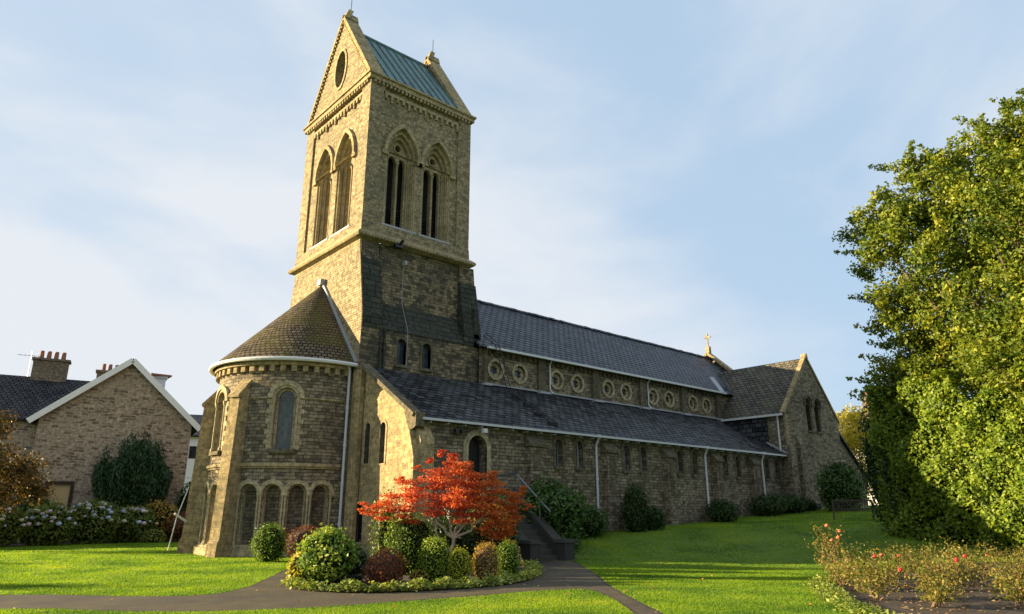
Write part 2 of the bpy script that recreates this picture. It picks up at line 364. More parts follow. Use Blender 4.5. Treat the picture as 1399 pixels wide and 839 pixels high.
def empty(name, loc=(0, 0, 0), **kw):
    o = bpy.data.objects.new(name, None); COL.objects.link(o); o.location = loc; o.empty_display_size = .3
    return tag(o, **kw)
def tag(o, label=None, cat=None, group=None, kind=None):
    for k, v in (('label', label), ('category', cat), ('group', group), ('kind', kind)):
        if v: o[k] = v
    return o
def dup(o, parent=None, loc=None, label=None, group=None):
    c = o.copy(); COL.objects.link(c)
    if parent: c.parent = parent
    for ch in o.children: dup(ch, c)
    if loc is not None: c.location = loc
    if label: c['label'] = label
    return c

# ------------------------------------------------------------------ terrain
CP = [(8, 9, 0), (16.5, 17.5, 0), (10, 26, 0), (10, 31, 0), (5, 20, 0), (0, 0, 0), (14, 14, 0), (12, 20, 0), (5, 42, 0), (12, 43, 0), (-15, 20, 0), (-10, 0, 0), (10, 0, 0), (16, 6, .05), (0, 60, 0), (20, 60, 0), (-30, 50, 0), (14, 22, 0), (12, 10, 0),
      (22.5, 14, .0), (25.5, 12.2, .08), (28, 9.2, .22), (21, 20, .55), (26, 20, .85), (32, 20, 1.15), (38, 19.5, 1.55), (41, 20.5, 1.75), (41.5, 17, 1.72), (34, 14, 1.15), (29.5, 7.5, .2), (22, 5, 0), (25, 16, .42), (30, 15.5, .95), (19, 19.5, .3),
      (47, 19, 1.95), (55, 22, 2.1), (60, 10, 1.8), (46, 8, 1.2), (70, 40, 2.2), (40, -5, .4), (30, -10, 0), (44, 40, 1.8), (30, 40, 1.0), (20, 38, .3), (90, 0, 2), (90, 60, 2.5), (0, -40, 0), (60, -40, .5), (-60, 0, 0), (-60, 60, 0), (20, 90, .5)]
_c = np.array(CP, float); _d = np.sqrt(((_c[:, None, :2] - _c[None, :, :2]) ** 2).sum(-1) + 4.0)
_w = np.linalg.solve(_d + 1e-6, _c[:, 2])
def gz(x, y):
    x = np.atleast_1d(np.asarray(x, float)); y = np.atleast_1d(np.asarray(y, float))
    out_ = np.zeros(x.shape)
    for i in range(0, len(x), 20000):
        xx, yy = x[i:i + 20000], y[i:i + 20000]
        z = (np.sqrt((xx[:, None] - _c[:, 0]) ** 2 + (yy[:, None] - _c[:, 1]) ** 2 + 4.0) * _w).sum(1)
        far = np.clip((np.hypot(xx, yy) - 95) / 60, 0, 1); near = np.clip((xx - 12.0) / 6, 0, 1); near = near * near * (3 - 2 * near)
        out_[i:i + 20000] = np.clip(z, -.15, 2.6) * (1 - far) * near
    return out_
def g1(x, y): return float(gz(x, y)[0])

def axis(a, b, core0, core1, fine, coarse):
    l = list(np.arange(core0, core1 + 1e-6, fine)); x = core0; st = coarse
    lo = []
    while x > a: x -= st; st *= 1.35; lo.append(x)
    x = core1; st = coarse; hi = []
    while x < b: x += st; st *= 1.35; hi.append(x)
    return np.array(lo[::-1] + l + hi)
gx = axis(-900, 900, -12, 52, .8, 2); gy = axis(-900, 900, -2, 50, .8, 2)
GX, GY = np.meshgrid(gx, gy); ZZ = gz(GX.ravel(), GY.ravel())
me = bpy.data.meshes.new('ground'); nx, ny = len(gx), len(gy)
me.from_pydata(list(zip(GX.ravel().tolist(), GY.ravel().tolist(), ZZ.tolist())), [], [(j * nx + i, j * nx + i + 1, (j + 1) * nx + i + 1, (j + 1) * nx + i) for j in range(ny - 1) for i in range(nx - 1)])
me.polygons.foreach_set('use_smooth', [True] * len(me.polygons))
N = NT('lawn turf'); pos = N.new('NewGeometry').outputs['Position']
a = N.noise(pos, .35, 4, .6); b = N.noise(pos, 7, 5, .7); c_ = N.noise(pos, 45, 3, .7)
col = N.mix(N.ramp(a.outputs['Fac'], .35, .65), (.09, .155, .012), (.14, .215, .016)); col = N.mix(N.math('MULTIPLY', N.ramp(b.outputs['Fac'], .45, .7), .5), col, (.03, .07, .01))
N.link(col, N.b.inputs['Base Color']); N.b.inputs['Roughness'].default_value = .9
N.link(N.bump(c_.outputs['Fac'], .9, .03, N.bump(b.outputs['Fac'], .7, .06)), N.b.inputs['Normal']); me.materials.append(N.m)
ground = bpy.data.objects.new('ground', me); COL.objects.link(ground); tag(ground, 'green lawn that rises gently towards the far end of the church', kind='structure')

def inside(poly, x, y):
    x = np.asarray(x); y = np.asarray(y); r = np.zeros(x.shape, bool); n = len(poly)
    for i in range(n):
        (x0, y0), (x1, y1) = poly[i], poly[(i + 1) % n]
        c = ((y0 > y) != (y1 > y)) & (x < (x1 - x0) * (y - y0) / (y1 - y0 + 1e-12) + x0); r ^= c
    return r
def smooth_poly(p, it=2):
    for _ in range(it):
        q = []
        for i in range(len(p)):
            a, b = p[i], p[(i + 1) % len(p)]; q += [(a[0] * .75 + b[0] * .25, a[1] * .75 + b[1] * .25), (a[0] * .25 + b[0] * .75, a[1] * .25 + b[1] * .75)]
        p = q
    return p
def sheet(name, poly, lift, mat, label, step=.6, kind='structure'):
    """a thin sheet that follows the ground"""
    bm = bmesh.new(); vs = [bm.verts.new((x, y, 0)) for x, y in poly]
    loops = geometry.tessellate_polygon([[Vector((x, y, 0)) for x, y in poly]])
    for t in loops: bm.faces.new([vs[i] for i in t])
    xs = [p[0] for p in poly]; ys = [p[1] for p in poly]
    for lo, hi, ax in ((min(xs), max(xs), 0), (min(ys), max(ys), 1)):
        t = math.floor(lo / step) * step + step
        while t < hi:
            co = [0, 0, 0]; no = [0, 0, 0]; co[ax] = t; no[ax] = 1
            bmesh.ops.bisect_plane(bm, geom=bm.verts[:] + bm.edges[:] + bm.faces[:], plane_co=co, plane_no=no, dist=1e-5); t += step
    bmesh.ops.recalc_face_normals(bm, faces=bm.faces[:])
    z = gz([v.co.x for v in bm.verts], [v.co.y for v in bm.verts])
    for v, q in zip(bm.verts, z): v.co.z = q + lift
    for f in bm.faces:
        f.smooth = True
        if f.normal.z < 0: f.normal_flip()
    me = bpy.data.meshes.new(name); bm.to_mesh(me); bm.free(); me.materials.append(mat)
    o = bpy.data.objects.new(name, me); COL.objects.link(o); return tag(o, label, kind=kind)

PATH = smooth_poly([(-12, 21), (-4, 19.6), (2.2, 18.45), (4.1, 15.9), (5.4, 15.2), (6.5, 16.2), (7.84, 18.2), (9.6, 21.0), (11.8, 23.6), (13.9, 22.2), (13.6, 20.8), (16.3, 19.0), (18.1, 18.6),
                    (17.9, 17.2), (15.2, 13.9), (12.5, 11.0), (10.0, 7.7), (6, 2.5), (5.2, 2.9), (9.9, 8.05), (12.0, 10.8), (11.7, 11.45), (8.48, 11.8), (5.67, 12.2), (3.7, 13.4), (1.95, 16.0), (-5, 17.2), (-12, 18.4)], 2)
BED = smooth_poly([(6.9, 15.0), (7.7, 13.5), (9.2, 12.9), (11.0, 12.75), (12.9, 13.6), (15.4, 16.3), (15.9, 18), (15.9, 21.3), (13.7, 21.3), (12.2, 20.6), (10.6, 20.8), (9, 19), (7.6, 16.8)], 2)
ROSE = smooth_poly([(16.6, 8.4), (14.5, 7.1), (13.0, 6.1), (11.6, 4.9), (10, 3), (14, -1), (22, -1), (27.5, 4.5), (27.0, 8.6), (20, 8.9)], 2)
def offset_poly(p, d):
    n = len(p); A = sum(p[i][0] * p[(i + 1) % n][1] - p[(i + 1) % n][0] * p[i][1] for i in range(n)); sg = 1 if A > 0 else -1; q = []
    for i in range(n):
        a = Vector(p[i - 1]); b = Vector(p[(i + 1) % n]); t = (b - a); t.normalize(); q.append((p[i][0] + t.y * d * sg, p[i][1] - t.x * d * sg))
    return q
EDGE = offset_poly(PATH, .07)
N = NT('mossy tarmac'); pos = N.new('NewGeometry').outputs['Position']
a = N.noise(pos, .8, 5, .6); b = N.noise(pos, 30, 4, .7)
col = N.mix(N.ramp(a.outputs['Fac'], .35, .7), (.038, .029, .019), (.085, .062, .03)); ms_ = N.noise(pos, 2.1, 5, .65); col = N.mix(N.math('MULTIPLY', N.ramp(ms_.outputs['Fac'], .5, .68), .6), col, (.085, .085, .02)); col = N.mix(1, col, N.ramp(b.outputs['Fac'], .3, .75, (.45, .45, .45), (1.7, 1.7, 1.7)), 'MULTIPLY')
N.link(col, N.b.inputs['Base Color']); N.b.inputs['Roughness'].default_value = .8; N.link(N.bump(b.outputs['Fac'], .7, .015, N.bump(a.outputs['Fac'], .5, .05)), N.b.inputs['Normal']); M['path'] = N.m
M['soil'] = simple('dark bed soil', (.035, .024, .017), .95, var=.6, vs=12)
sheet('path_edge_soil', EDGE, .004, M['soil'], 'dark cut soil edge where the lawn meets the path')
sheet('path', PATH, .008, M['path'], 'brown mossy tarmac path curving round the planted bed')
sheet('flower_bed_soil', BED, .03, M['soil'], 'dark soil of the shrub bed under the red maple')
sheet('rose_bed_soil', ROSE, .012, M['soil'], 'dark bare soil of the rose bed at the right')
FAR = smooth_poly([(-8, 41), (4.5, 42.6), (10, 45.2), (13.0, 43), (14.5, 40), (18, 42), (14, 48), (6, 49), (-8, 47)], 2)
sheet('border_soil', FAR, .01, M['soil'], 'dark soil of the border in front of the stone house')

# grass blades
def quads_mesh(name, V, mats, nper=4, midx=None, label=None, parent=None, smooth=False, loc=None):
    """V: (N, nper, 3) array of polygon corners"""
    n = len(V); me = bpy.data.meshes.new(name)
    me.vertices.add(n * nper); me.vertices.foreach_set('co', V.reshape(-1).astype('f'))
    me.loops.add(n * nper); me.loops.foreach_set('vertex_index', np.arange(n * nper, dtype='i'))
    me.polygons.add(n); me.polygons.foreach_set('loop_start', np.arange(0, n * nper, nper, dtype='i')); me.polygons.foreach_set('loop_total', np.full(n, nper, 'i'))
    for m_ in mats: me.materials.append(m_)
    if midx is not None: me.polygons.foreach_set('material_index', midx.astype('i'))
    me.update(calc_edges=True); o = bpy.data.objects.new(name, me); COL.objects.link(o)
    if parent: o.parent = parent
    if loc is not None: o.location = loc
    return o
def grass(n):
    ang = np.radians(RNG.uniform(-12, 100, n)); r = np.exp(RNG.uniform(math.log(7.5), math.log(46), n))
    x = r * np.cos(ang); y = r * np.sin(ang)
    ok = ~inside(EDGE, x, y) & ~inside(BED, x, y) & ~inside(ROSE, x, y) & ~inside(FAR, x, y)
    ok &= ~((x > 14.1) & (x < 47) & (y > 21.3)) & ~((np.hypot(x - 13.32, y - 29.64) < 3.5)) & ~((x > 16.2) & (x < 17.9) & (y > 17.4))
    ok &= ~((x > 14) & (y > 21)) & ((y < 44) | (x < 9))
    x, y, r = x[ok], y[ok], r[ok]; n = len(x); z = gz(x, y)
    pn = np.array([noise.noise(Vector((a * .5, b * .5, 0))) for a, b in zip(x[::1], y[::1])])
    h = RNG.uniform(.014, .030, n) * (.8 + r * .02) * (1 + .35 * pn); w = RNG.uniform(.003, .006, n) * (.55 + r * .10)
    th = RNG.uniform(0, 2 * math.pi, n); ln = RNG.uniform(0, .9, n) * h; la = RNG.uniform(0, 2 * math.pi, n)
    c = np.stack([x, y, z], -1); d = np.stack([np.cos(th), np.sin(th), 0 * th], -1) * w[:, None]
    tip = c + np.stack([np.cos(la) * ln, np.sin(la) * ln, h], -1)
    return np.stack([c - d, c + d, tip], 1)
gm = leafmat('grass blade', [(.07, .16, .012), (.15, .26, .014), (.20, .32, .018), (.32, .38, .03)], trans=.5, rough=.6, ns=.55, amp=2.6, rnd=.4, mid=.42)
go = quads_mesh('grass', grass(1400000), [gm], 3); tag(go, 'short bright green grass covering the lawns round the church', 'grass', kind='stuff')

# ------------------------------------------------------------------ the church
YC = 29.64
church = empty('church', (14, 21.4, 0), label='old sandstone church with tall gabled tower, round apse and long slate nave', cat='church')
def part(mb, name, mats, parent=church, label=None, smooth=False):
    o = mb.build(name, mats, parent, smooth)
    if label: o['label'] = label
    return o
def colonnette(mb, fr, u, w, z0, z1, r, m=0, us=1.0):
    pts = [(z0, r * 1.7), (z0 + .10, r * 1.7), (z0 + .16, r), (z1 - .22, r), (z1 - .18, r * 1.25), (z1 - .08, r * 1.9), (z1, r * 1.9)]
    seg = 7
    c = fr.P(u, 0, w); rings = [[c + Vector((math.cos(2 * math.pi * k / seg) * q, math.sin(2 * math.pi * k / seg) * q, z)) for k in range(seg)] for z, q in pts]
    for i in range(len(pts) - 1):
        for k in range(seg): l = (k + 1) % seg; mb.poly([rings[i][k], rings[i][l], rings[i + 1][l], rings[i + 1][k]], m)

# ---- tower
TX0, TX1, TY0, TY1 = 14.06, 20.0, 26.3, 33.0
def belfry_windows(fr, centres, side):
    for c in centres:
        wmb = MB()
        # hood mould, stepped orders and tracery
        zs, z0 = 18.25, 14.5
        solid(wmb, fr, parch(c, 1.03, zs - .05, zs, 1.72), [parch(c, .87, zs - .04, zs, 1.75)], -.02, .13, 0)
        solid(wmb, fr, parch(c, .87, z0, zs, 1.75), [parch(c, .73, z0 + .001, zs, 1.75)], -.45, -.10, 0)
        solid(wmb, fr, parch(c, .75, z0, zs, 1.75), [parch(c, .61, z0 + .001, zs, 1.75)], -.60, -.28, 0)
        lan = [parch(c - .27, .205, z0 + .05, 18.05, 1.6, 6), parch(c + .27, .205, z0 + .05, 18.05, 1.6, 6)]
        solid(wmb, fr, parch(c, .63, z0, zs, 1.75), lan + [ell(c, 18.86, .16, .18, 18)], -.66, -.46, 0)
        ring = ell(c, 18.86, .24, .26, 20); solid(wmb, fr, ring, [ell(c, 18.86, .16, .18, 20)[::-1]], -.47, -.41, 0)
        solid(wmb, fr, rect(c - .95, c + .95, z0 - .12, z0), [], -.4, .06, 1)
        for s in (-1, 1):
            colonnette(wmb, fr, c + s * .86, -.07, z0, zs, .055); colonnette(wmb, fr, c + s * .73, -.22, z0, zs, .05); colonnette(wmb, fr, c + s * .60, -.38, z0, zs, .045)
            solid(wmb, fr, rect(c + s * .97 - .16, c + s * .97 + .16, zs - .2, zs - .02), [], -.05, .12, 0)
        colonnette(wmb, fr, c, -.42, z0, 18.1, .06)
        w = part(wmb, 'belfry_window', ['trim', 'lead'])
        lmb = MB()
        for k in range(9):
            z = z0 + .06 + k * .14
            for s in (-1, 1): lmb.prism([fr.P(c + s * .27 - .2, z, -.70), fr.P(c + s * .27 + .2, z, -.70), fr.P(c + s * .27 + .2, z + .11, -.80), fr.P(c + s * .27 - .2, z + .11, -.80)], fr.n * -.02)
        lmb.poly([fr.P(c - .85, z0, -.9), fr.P(c + .85, z0, -.9), fr.P(c + .85, 20.1, -.9), fr.P(c - .85, 20.1, -.9)], 1)
        lo = lmb.build('louvres', ['louvre', 'dark'], w)
BS = [15.95, 18.02]; BE = [-30.62, -28.45]
mb = MB()
fS, fE, fN, fW = southf(TY0), eastf(TX0), Fr((0, TY1, 0), (-1, 0, 0), (0, 1, 0)), Fr((TX1, 0, 0), (0, 1, 0), (1, 0, 0))
def hole(c): return parch(c, .87, 14.5, 18.25, 1.75)
solid(mb, fS, rect(TX0 + .7, TX1 - .7, 13.7, 21.75), [hole(c) for c in BS], -.9, -.02, 0, 1, edge=False)
solid(mb, fE, rect(-TY1 + .75, -TY0 - .75, 13.7, 21.75), [hole(c) for c in BE], -.9, -.02, 0, 1)
solid(mb, fN, rect(-TX1 + .7, -TX0 - .7, 13.7, 21.75), [hole(-c) for c in BS], -.9, -.02, 0, 1)
solid(mb, fW, rect(TY0 + .75, TY1 - .75, 13.7, 21.75), [hole(-c) for c in BE], -.9, -.02, 0, 1)
for x0, x1 in ((TX0, TX0 + .72), (TX1 - .72, TX1)):
    for y0, y1 in ((TY0 - .08, TY0 + .77), (TY1 - .77, TY1 + .08)):
        xa, xb = (x0 - .08, x1) if x0 == TX0 else (x0, x1 + .08)
        mb.box(xa, xb, y0, y1, 13.7, 21.75, 0)
part(mb, 'belfry_wall', ['tower', 'trim'])
belfry_windows(fS, BS, 0); belfry_windows(fE, BE, 1)
# corbel tables
mb = MB()
def corbels(fr, u0, u1, z, step, wd=.12, h=.2, proj=.1, m=0, drop=True):
    n = max(1, int(round((u1 - u0) / step)))
    for i in range(n + 1):
        u = u0 + (u1 - u0) * i / n
        uw = wd / 2 if not fr.cyl else math.degrees(wd / 2 / fr.r)
        solid(mb, fr, rect(u - uw, u + uw, z - h, z), [], 0, proj, m)
        if drop and i % 3 == 1: solid(mb, fr, rect(u - uw * .8, u + uw * .8, z - h - .16, z - h + .001), [], 0, proj * .8, m)
for fr, a, b in ((fS, TX0 + .8, TX1 - .8), (fE, -TY1 + .9, -TY0 - .9)):
    corbels(fr, a, b, 21.25, .33, .13, .22, .1)
    solid(mb, fr, rect(a - .15, b + .15, 21.25, 21.40), [], -.02, .08)
part(mb, 'corbel_table', ['trim'])
# cornice with dentils
mb = MB(); e = .22
mb.box(TX0 - e, TX1 + e, TY0 - e, TY1 + e, 21.75, 21.98)
mb.box(TX0 - e - .08, TX1 + e + .08, TY0 - e - .08, TY1 + e + .08, 21.98, 22.08)
for fr, a, b in ((fS, TX0, TX1), (fE, -TY1, -TY0)):
    n = 27
    for i in range(n): u = a + (b - a) * (i + .5) / n; solid(mb, fr, rect(u - .055, u + .055, 21.60, 21.755), [], .0, .19)
part(mb, 'cornice', ['trim'])
# gables
def gable(xf, xb, name):
    mb = MB(); fr = eastf(xf); zt = 27.35
    solid(mb, fr, [(-33.1, 22.08), (-26.2, 22.08), (-29.65, zt)], [ell(-29.62, 24.05, .55, 1.1, 24)] if xf < 15 else [], -(xb - xf), 0, 0, 0, edge=False)
    solid(mb, Fr((xb, 0, 0), (0, 1, 0), (1, 0, 0)), [(26.2, 22.08), (33.1, 22.08), (29.65, zt)], [], -.1, .002, 0)
    g = part(mb, name, ['tower'])
    m2 = MB()      # coping and dentils along both rakes
    for s in (-1, 1):
        p = Vector((xf, 29.65 + s * 3.62, 21.95)); q = Vector((xf, 29.65, zt + .15)); d = (q - p).normalized(); nrm = Vector((0, s * d.z, abs(d.y)))
        m2.prism([p - Vector((.12, 0, 0)), p - Vector((.12, 0, 0)) - nrm * .17, q - Vector((.12, 0, 0)) - nrm * .17, q - Vector((.12, 0, 0))], (xb - xf + .2, 0, 0))
        for i in range(30):
            c = p.lerp(q, (i + .8) / 31) - nrm * .24
            m2.beam(c - Vector((.09, 0, 0)), c + Vector((.02, 0, 0)), .09, .12, 0, up=nrm)
    m2.prism([(xf - .14, 29.65 - .26, zt - .15), (xf - .14, 29.65 + .26, zt - .15), (xf + .16, 29.65 + .05, zt + .62), (xf + .16, 29.65 - .05, zt + .62)], (.3, 0, 0)); m2.prism([(xf + .1, 29.65 - .2, zt - .1), (xf + .1, 29.65 + .2, zt - .1), (xf + .1, 29.65 + .04, zt + .35), (xf + .1, 29.65 - .04, zt + .35)], (xb - xf, 0, 0))
    part(m2, 'gable_coping', ['ashlar'])
    r = MB(); xc = (xf + xb) / 2; r.tube([(xc, 29.65, zt + .4), (xc, 29.65, zt + 1.5)], .018, 5); part(r, 'lightning_rod', ['iron'])
    if xf < 15:
        v = MB(); v.poly([fr.P(-29.62 + a, 24.05 + b, -.4) for a, b in [(x * .58, y * 1.15) for x, y in ell(0, 0, 1, 1, 20)]]); 
        r2 = ell(-29.62, 24.05, .68, 1.26, 24); solid(v, fr, r2, [ell(-29.62, 24.05, .55, 1.1, 24)], -.05, .06, 1)
        part(v, 'gable_window', ['dark', 'trim'])
gable(14.0, 14.62, 'east_gable_wall'); gable(19.42, 20.06, 'west_gable_wall')
mb = MB(); zr = 26.75
for s in (-1, 1):
    a = Vector((14.62, 29.65 + s * 3.55, 22.09)); b = Vector((14.62, 29.65, zr)); d = (b - a).normalized(); nrm = Vector((0, s * d.z, abs(d.y))) 
    q = [a, a + Vector((4.8, 0, 0)), b + Vector((4.8, 0, 0)), b]; mb.prism(q, nrm * -.08)
    for i in range(9):
        x = 14.62 + 4.8 * (i + .5) / 9; mb.beam(Vector((x, a.y, a.z)) + nrm * .02, Vector((x, b.y, b.z)) + nrm * .02, .035, .07, 0, up=nrm)
mb.beam((14.62, 29.65, zr + .03), (19.42, 29.65, zr + .03), .14, .12)
part(mb, 'tower_roof', ['copper'], label='patinated green copper tower roof with standing seams')
# string course below belfry
mb = MB()
pr = [(.0, 13.95), (.05, 13.9), (.28, 13.72), (.32, 13.66), (.32, 13.60), (.26, 13.52), (.12, 13.48), (0, 13.45)]
def band(mb, x0, x1, y0, y1, prof, m=0):
    for (e0, z0), (e1, z1) in zip(prof[:-1], prof[1:]):
        A = [(x0 - e0, y0 - e0, z0), (x1 + e0, y0 - e0, z0), (x1 + e0, y1 + e0, z0), (x0 - e0, y1 + e0, z0)]
        B = [(x0 - e1, y0 - e1, z1), (x1 + e1, y0 - e1, z1), (x1 + e1, y1 + e1, z1), (x0 - e1, y1 + e1, z1)]
        for i in range(4): j = (i + 1) % 4; mb.poly([B[i], B[j], A[j], A[i]], m)
band(mb, TX0 - .05, TX1 + .05, TY0 - .05, TY1 + .05, [(.04, 14.4), (.06, 14.0), (.06, 13.95)], 1); band(mb, TX0 - .05, TX1 + .05, TY0 - .05, TY1 + .05, [(.06, 13.95)] + pr[1:])
for i in range(38):
    x = TX0 - .2 + (TX1 - TX0 + .4) * (i + .5) / 38; mb.box(x - .05, x + .05, TY0 - .42, TY0 - .1, 13.53, 13.65)
part(mb, 'string_course', ['trim', 'tower'])
# lower stages
mb = MB()
XB0, XB1, YB0, YB1 = 14.0, 20.5, 25.7, 33.6
mb.box(XB0 + .04, TX1 + .1, 26.42, 32.9, 0, 13.5, 0)                       # inner shaft
part(mb, 'tower_middle_wall', ['tower'])
mb = MB(); mb.box(TX0 + 1.0, TX1 - .42, 26.32, 26.7, 10.3, 13.48); part(mb, 'tower_panel', ['sooty'], label='rough dark patched masonry panel on the tower flank')
mb = MB()
fb = southf(YB0)
lowwin = [16.05, 17.38]
solid(mb, fb, rect(XB0, XB1, 0, 9.3), [rarch(u, .24, 7.85, 8.75, 8) for u in lowwin], -.9, 0, 0, 0, edge=False)
solid(mb, eastf(XB0), [(-33.6, 0), (-25.7, 0), (-25.7, 9.9), (-26.28, 13.2), (-26.30, 13.5), (-33.0, 13.5), (-33.6, 9.9)], [], -.1, 0, 1, edge=False)
solid(mb, Fr((XB1, 0, 0), (0, 1, 0), (1, 0, 0)), rect(25.7, 33.6, 0, 9.3), [], -.9, 0, 0, edge=False)
solid(mb, Fr((0, YB1, 0), (-1, 0, 0), (0, 1, 0)), rect(-XB1, -XB0, 0, 9.3), [], -.9, 0, 0, edge=False)
part(mb, 'tower_base_wall', ['sooty', 'tower'])
mb = MB()
mb.prism([(15.0, 25.66, 9.28), (15.0, 26.36, 10.75), (15.0, 26.36, 9.28)], (4.55, 0, 0))
for x0, x1 in ((14.0, 15.02), (19.5, 20.52)):
    mb.prism([(x0 + .02, 25.66, 9.28), (x0 + .02, 25.66, 9.9), (x0 + .02, 26.14, 12.55), (x0 + .02, 26.5, 12.55), (x0 + .02, 26.5, 9.28)], (x1 - x0 - .02, 0, 0)); mb.prism([(x0 + .03, 26.14, 12.5), (x0 + .03, 26.25, 13.46), (x0 + .03, 26.5, 13.46), (x0 + .03, 26.5, 12.5)], (x1 - x0 - .1, 0, 0), 1)
mb.prism([(14.1, 33.62, 9.28), (14.1, 33.0, 10.75), (14.1, 33.0, 9.28)], (6.3, 0, 0))
mb.prism([(20.1, 25.66, 9.28), (20.52, 25.66, 9.28), (20.1, 25.66, 11.2)], (0, 7.9, 0))
for x0 in (14.85, 15.05): mb.box(x0 + .05, x0 + .13, 25.60, 25.7, 7.5, 9.28)
part(mb, 'weathering_slope', ['weather', 'sooty'], label='dark mossy sloping stone weathering on the tower shoulder')
for u in lowwin:
    w = MB(); solid(w, fb, rarch(u, .33, 7.78, 8.75, 8), [rarch(u, .24, 7.85, 8.75, 8)], -.2, .04, 0); solid(w, fb, rect(u - .34, u + .34, 7.70, 7.80), [], -.1, .1)
    o = part(w, 'window', ['trimdark']); g = MB(); g.poly([fb.P(a, b, -.22) for a, b in rarch(u, .25, 7.84, 8.75, 8)]); part(g, 'glass', ['glassblue'], o)
mb = MB(); mb.tube([(16.3, 26.25, 12.75), (16.3, 26.25, 10.85), (16.3, 25.62, 9.4), (16.3, 25.62, 7.6)], .012, 5); mb.box(16.25, 16.35, 26.0, 26.3, 12.65, 12.85); part(mb, 'conductor_cable', ['lead'])
mb = MB(); mb.box(15.6, 16.0, 25.85, 26.1, 13.35, 13.52); mb.beam((15.8, 25.9, 13.45), (15.8, 25.55, 13.62), .12, .06); part(mb, 'floodlight', ['iron'])

# ---- apse
AX, AY, AR = 13.32, 29.64, 3.41
ap = Cyl(AX, AY, AR)
deg = lambda m_, r=AR: math.degrees(m_ / r)
mainw = [237.0, 123.0, 180.0]
arches = [218, 233.5, 249, 264.5, 188, 172, 142, 126.5, 111, 95.5]
mb = MB()
holes = [rarch(u, deg(.42), 3.98, 6.02, 10, b=.42) for u in mainw]
def arc_round(u, hwm, z0, zs, n=10): return rarch(u, deg(hwm), z0, zs, n, b=hwm)
solid(mb, ap, rect(92, 268 + 8, 3.3, 7.35), holes, -.35, 0, 0, 1)
solid(mb, ap, rect(92, 276, .0, 3.36), [arc_round(u, .33, .35, 2.32) for u in arches], -.35, 0, 0, 1)
for s in (-1, 1):      # straight bits joining the tower
    y = AY + s * AR
    mb.poly([(AX, y, 0), (14.0, y, 0), (14.0, y, 7.35), (AX, y, 7.35)], 0)
part(mb, 'apse_wall', ['rubble', 'ashlar'])
mb = MB(); solid(mb, Cyl(AX, AY, AR - .3), rect(90, 276, 0, 3.2), [], -.05, 0, 0); part(mb, 'arcade_infill', ['darkrub'], label='dark rubble infill behind the blind arcade')
mb = MB()
solid(mb, ap, rect(90, 276, 3.34, 3.46), [], 0, .13); solid(mb, ap, rect(90, 276, 3.26, 3.34), [], 0, .06)
[solid(mb, ap, rect(a_, b_, 6.0, 6.07), [], 0, .05) for a_, b_ in ((90, 110.5), (135.5, 167.5), (192.5, 224.5), (249.5, 276))]
solid(mb, ap, rect(90, 276, 0, .30), [], 0, .22); solid(mb, ap, rect(90, 276, .30, .38), [], 0, .12)
part(mb, 'string_course', ['trim'])
mb = MB()
for u in arches:      # arch rings, jamb shafts and sill
    solid(mb, ap, rarch(u, deg(.52), 2.30, 2.32, 12, b=.52), [rarch(u, deg(.36), 2.301, 2.32, 12, b=.36)], -.02, .08, 0)
    solid(mb, ap, rarch(u, deg(.37), .35, 2.32, 12, b=.37), [rarch(u, deg(.30), .351, 2.32, 12, b=.30)], -.3, -.10, 0)
    for s in (-1, 1):
        colonnette(mb, ap, u + s * deg(.41), .03, .38, 2.34, .042); solid(mb, ap, rect(u + s * deg(.46) - deg(.09), u + s * deg(.46) + deg(.09), 2.24, 2.33), [], 0, .11)
    solid(mb, ap, rect(u - deg(.33), u + deg(.33), .35, .42), [], -.3, .05)
part(mb, 'blind_arcade', ['trimpale'])
for u in mainw:
    w = MB()
    solid(w, ap, rarch(u, deg(.42), 3.98, 6.02, 12, b=.42), [rarch(u, deg(.31), 4.0, 6.02, 12, b=.31)], -.3, -.12, 0)
    solid(w, ap, rarch(u, deg(.70), 6.0, 6.02, 12, b=.70), [rarch(u, deg(.52), 6.001, 6.02, 12, b=.52)], -.02, .11, 0)
    solid(w, ap, rarch(u, deg(.52), 6.0, 6.02, 12, b=.52), [rarch(u, deg(.42), 6.001, 6.02, 12, b=.42)], -.02, .05, 0)
    for s in (-1, 1):
        colonnette(w, ap, u + s * deg(.46), .03, 4.0, 6.02, .05)
        for k in range(10):      # toothed quoins
            wd = .22 if k % 2 else .12; a0 = u + s * deg(.51); a1 = u + s * deg(.51 + wd)
            solid(w, ap, rect(min(a0, a1), max(a0, a1), 3.98 + k * .2, 3.98 + k * .2 + .19), [], -.02, .04)
    solid(w, ap, rect(u - deg(.5), u + deg(.5), 3.84, 3.98), [], -.3, .14, 1)
    o = part(w, 'apse_window', ['trimpale', 'trimdark'])
    g = MB(); solid(g, Cyl(AX, AY, AR - .2), rarch(u, deg(.34, AR - .2), 3.98, 6.02, 12, b=.34), [], -.02, 0); part(g, 'glass', ['glassgreen'], o)
# buttresses of the apse
def radial_buttress(a, hw=.24):
    mb = MB(); c = Vector((AX, AY, 0)); d = Vector((math.cos(R(a)), math.sin(R(a)), 0)); t = Vector((-d.y, d.x, 0))
    prof = [(AR - .2, 0), (AR + .86, 0), (AR + .82, .5), (AR + .74, .62), (AR + .50, 6.1), (AR - .1, 6.75), (AR - .2, 6.75)]
    mb.prism([c + d * r_ - t * hw + Vector((0, 0, z)) for r_, z in prof], t * hw * 2)
    pr = [(AR + .44, 6.04), (AR + .60, 6.0), (AR + .60, 6.1), (AR - .1, 6.88), (AR - .1, 6.78)]
    mb.prism([c + d * r_ - t * (hw + .03) + Vector((0, 0, z)) for r_, z in pr], t * (hw * 2 + .06))
    part(mb, 'buttress', ['ashlar'])
for a in (206.5, 153.5): radial_buttress(a)
mb = MB()
corbels(ap, 92, 276, 7.36, deg(.42), .2, .26, .17, 0, drop=False)
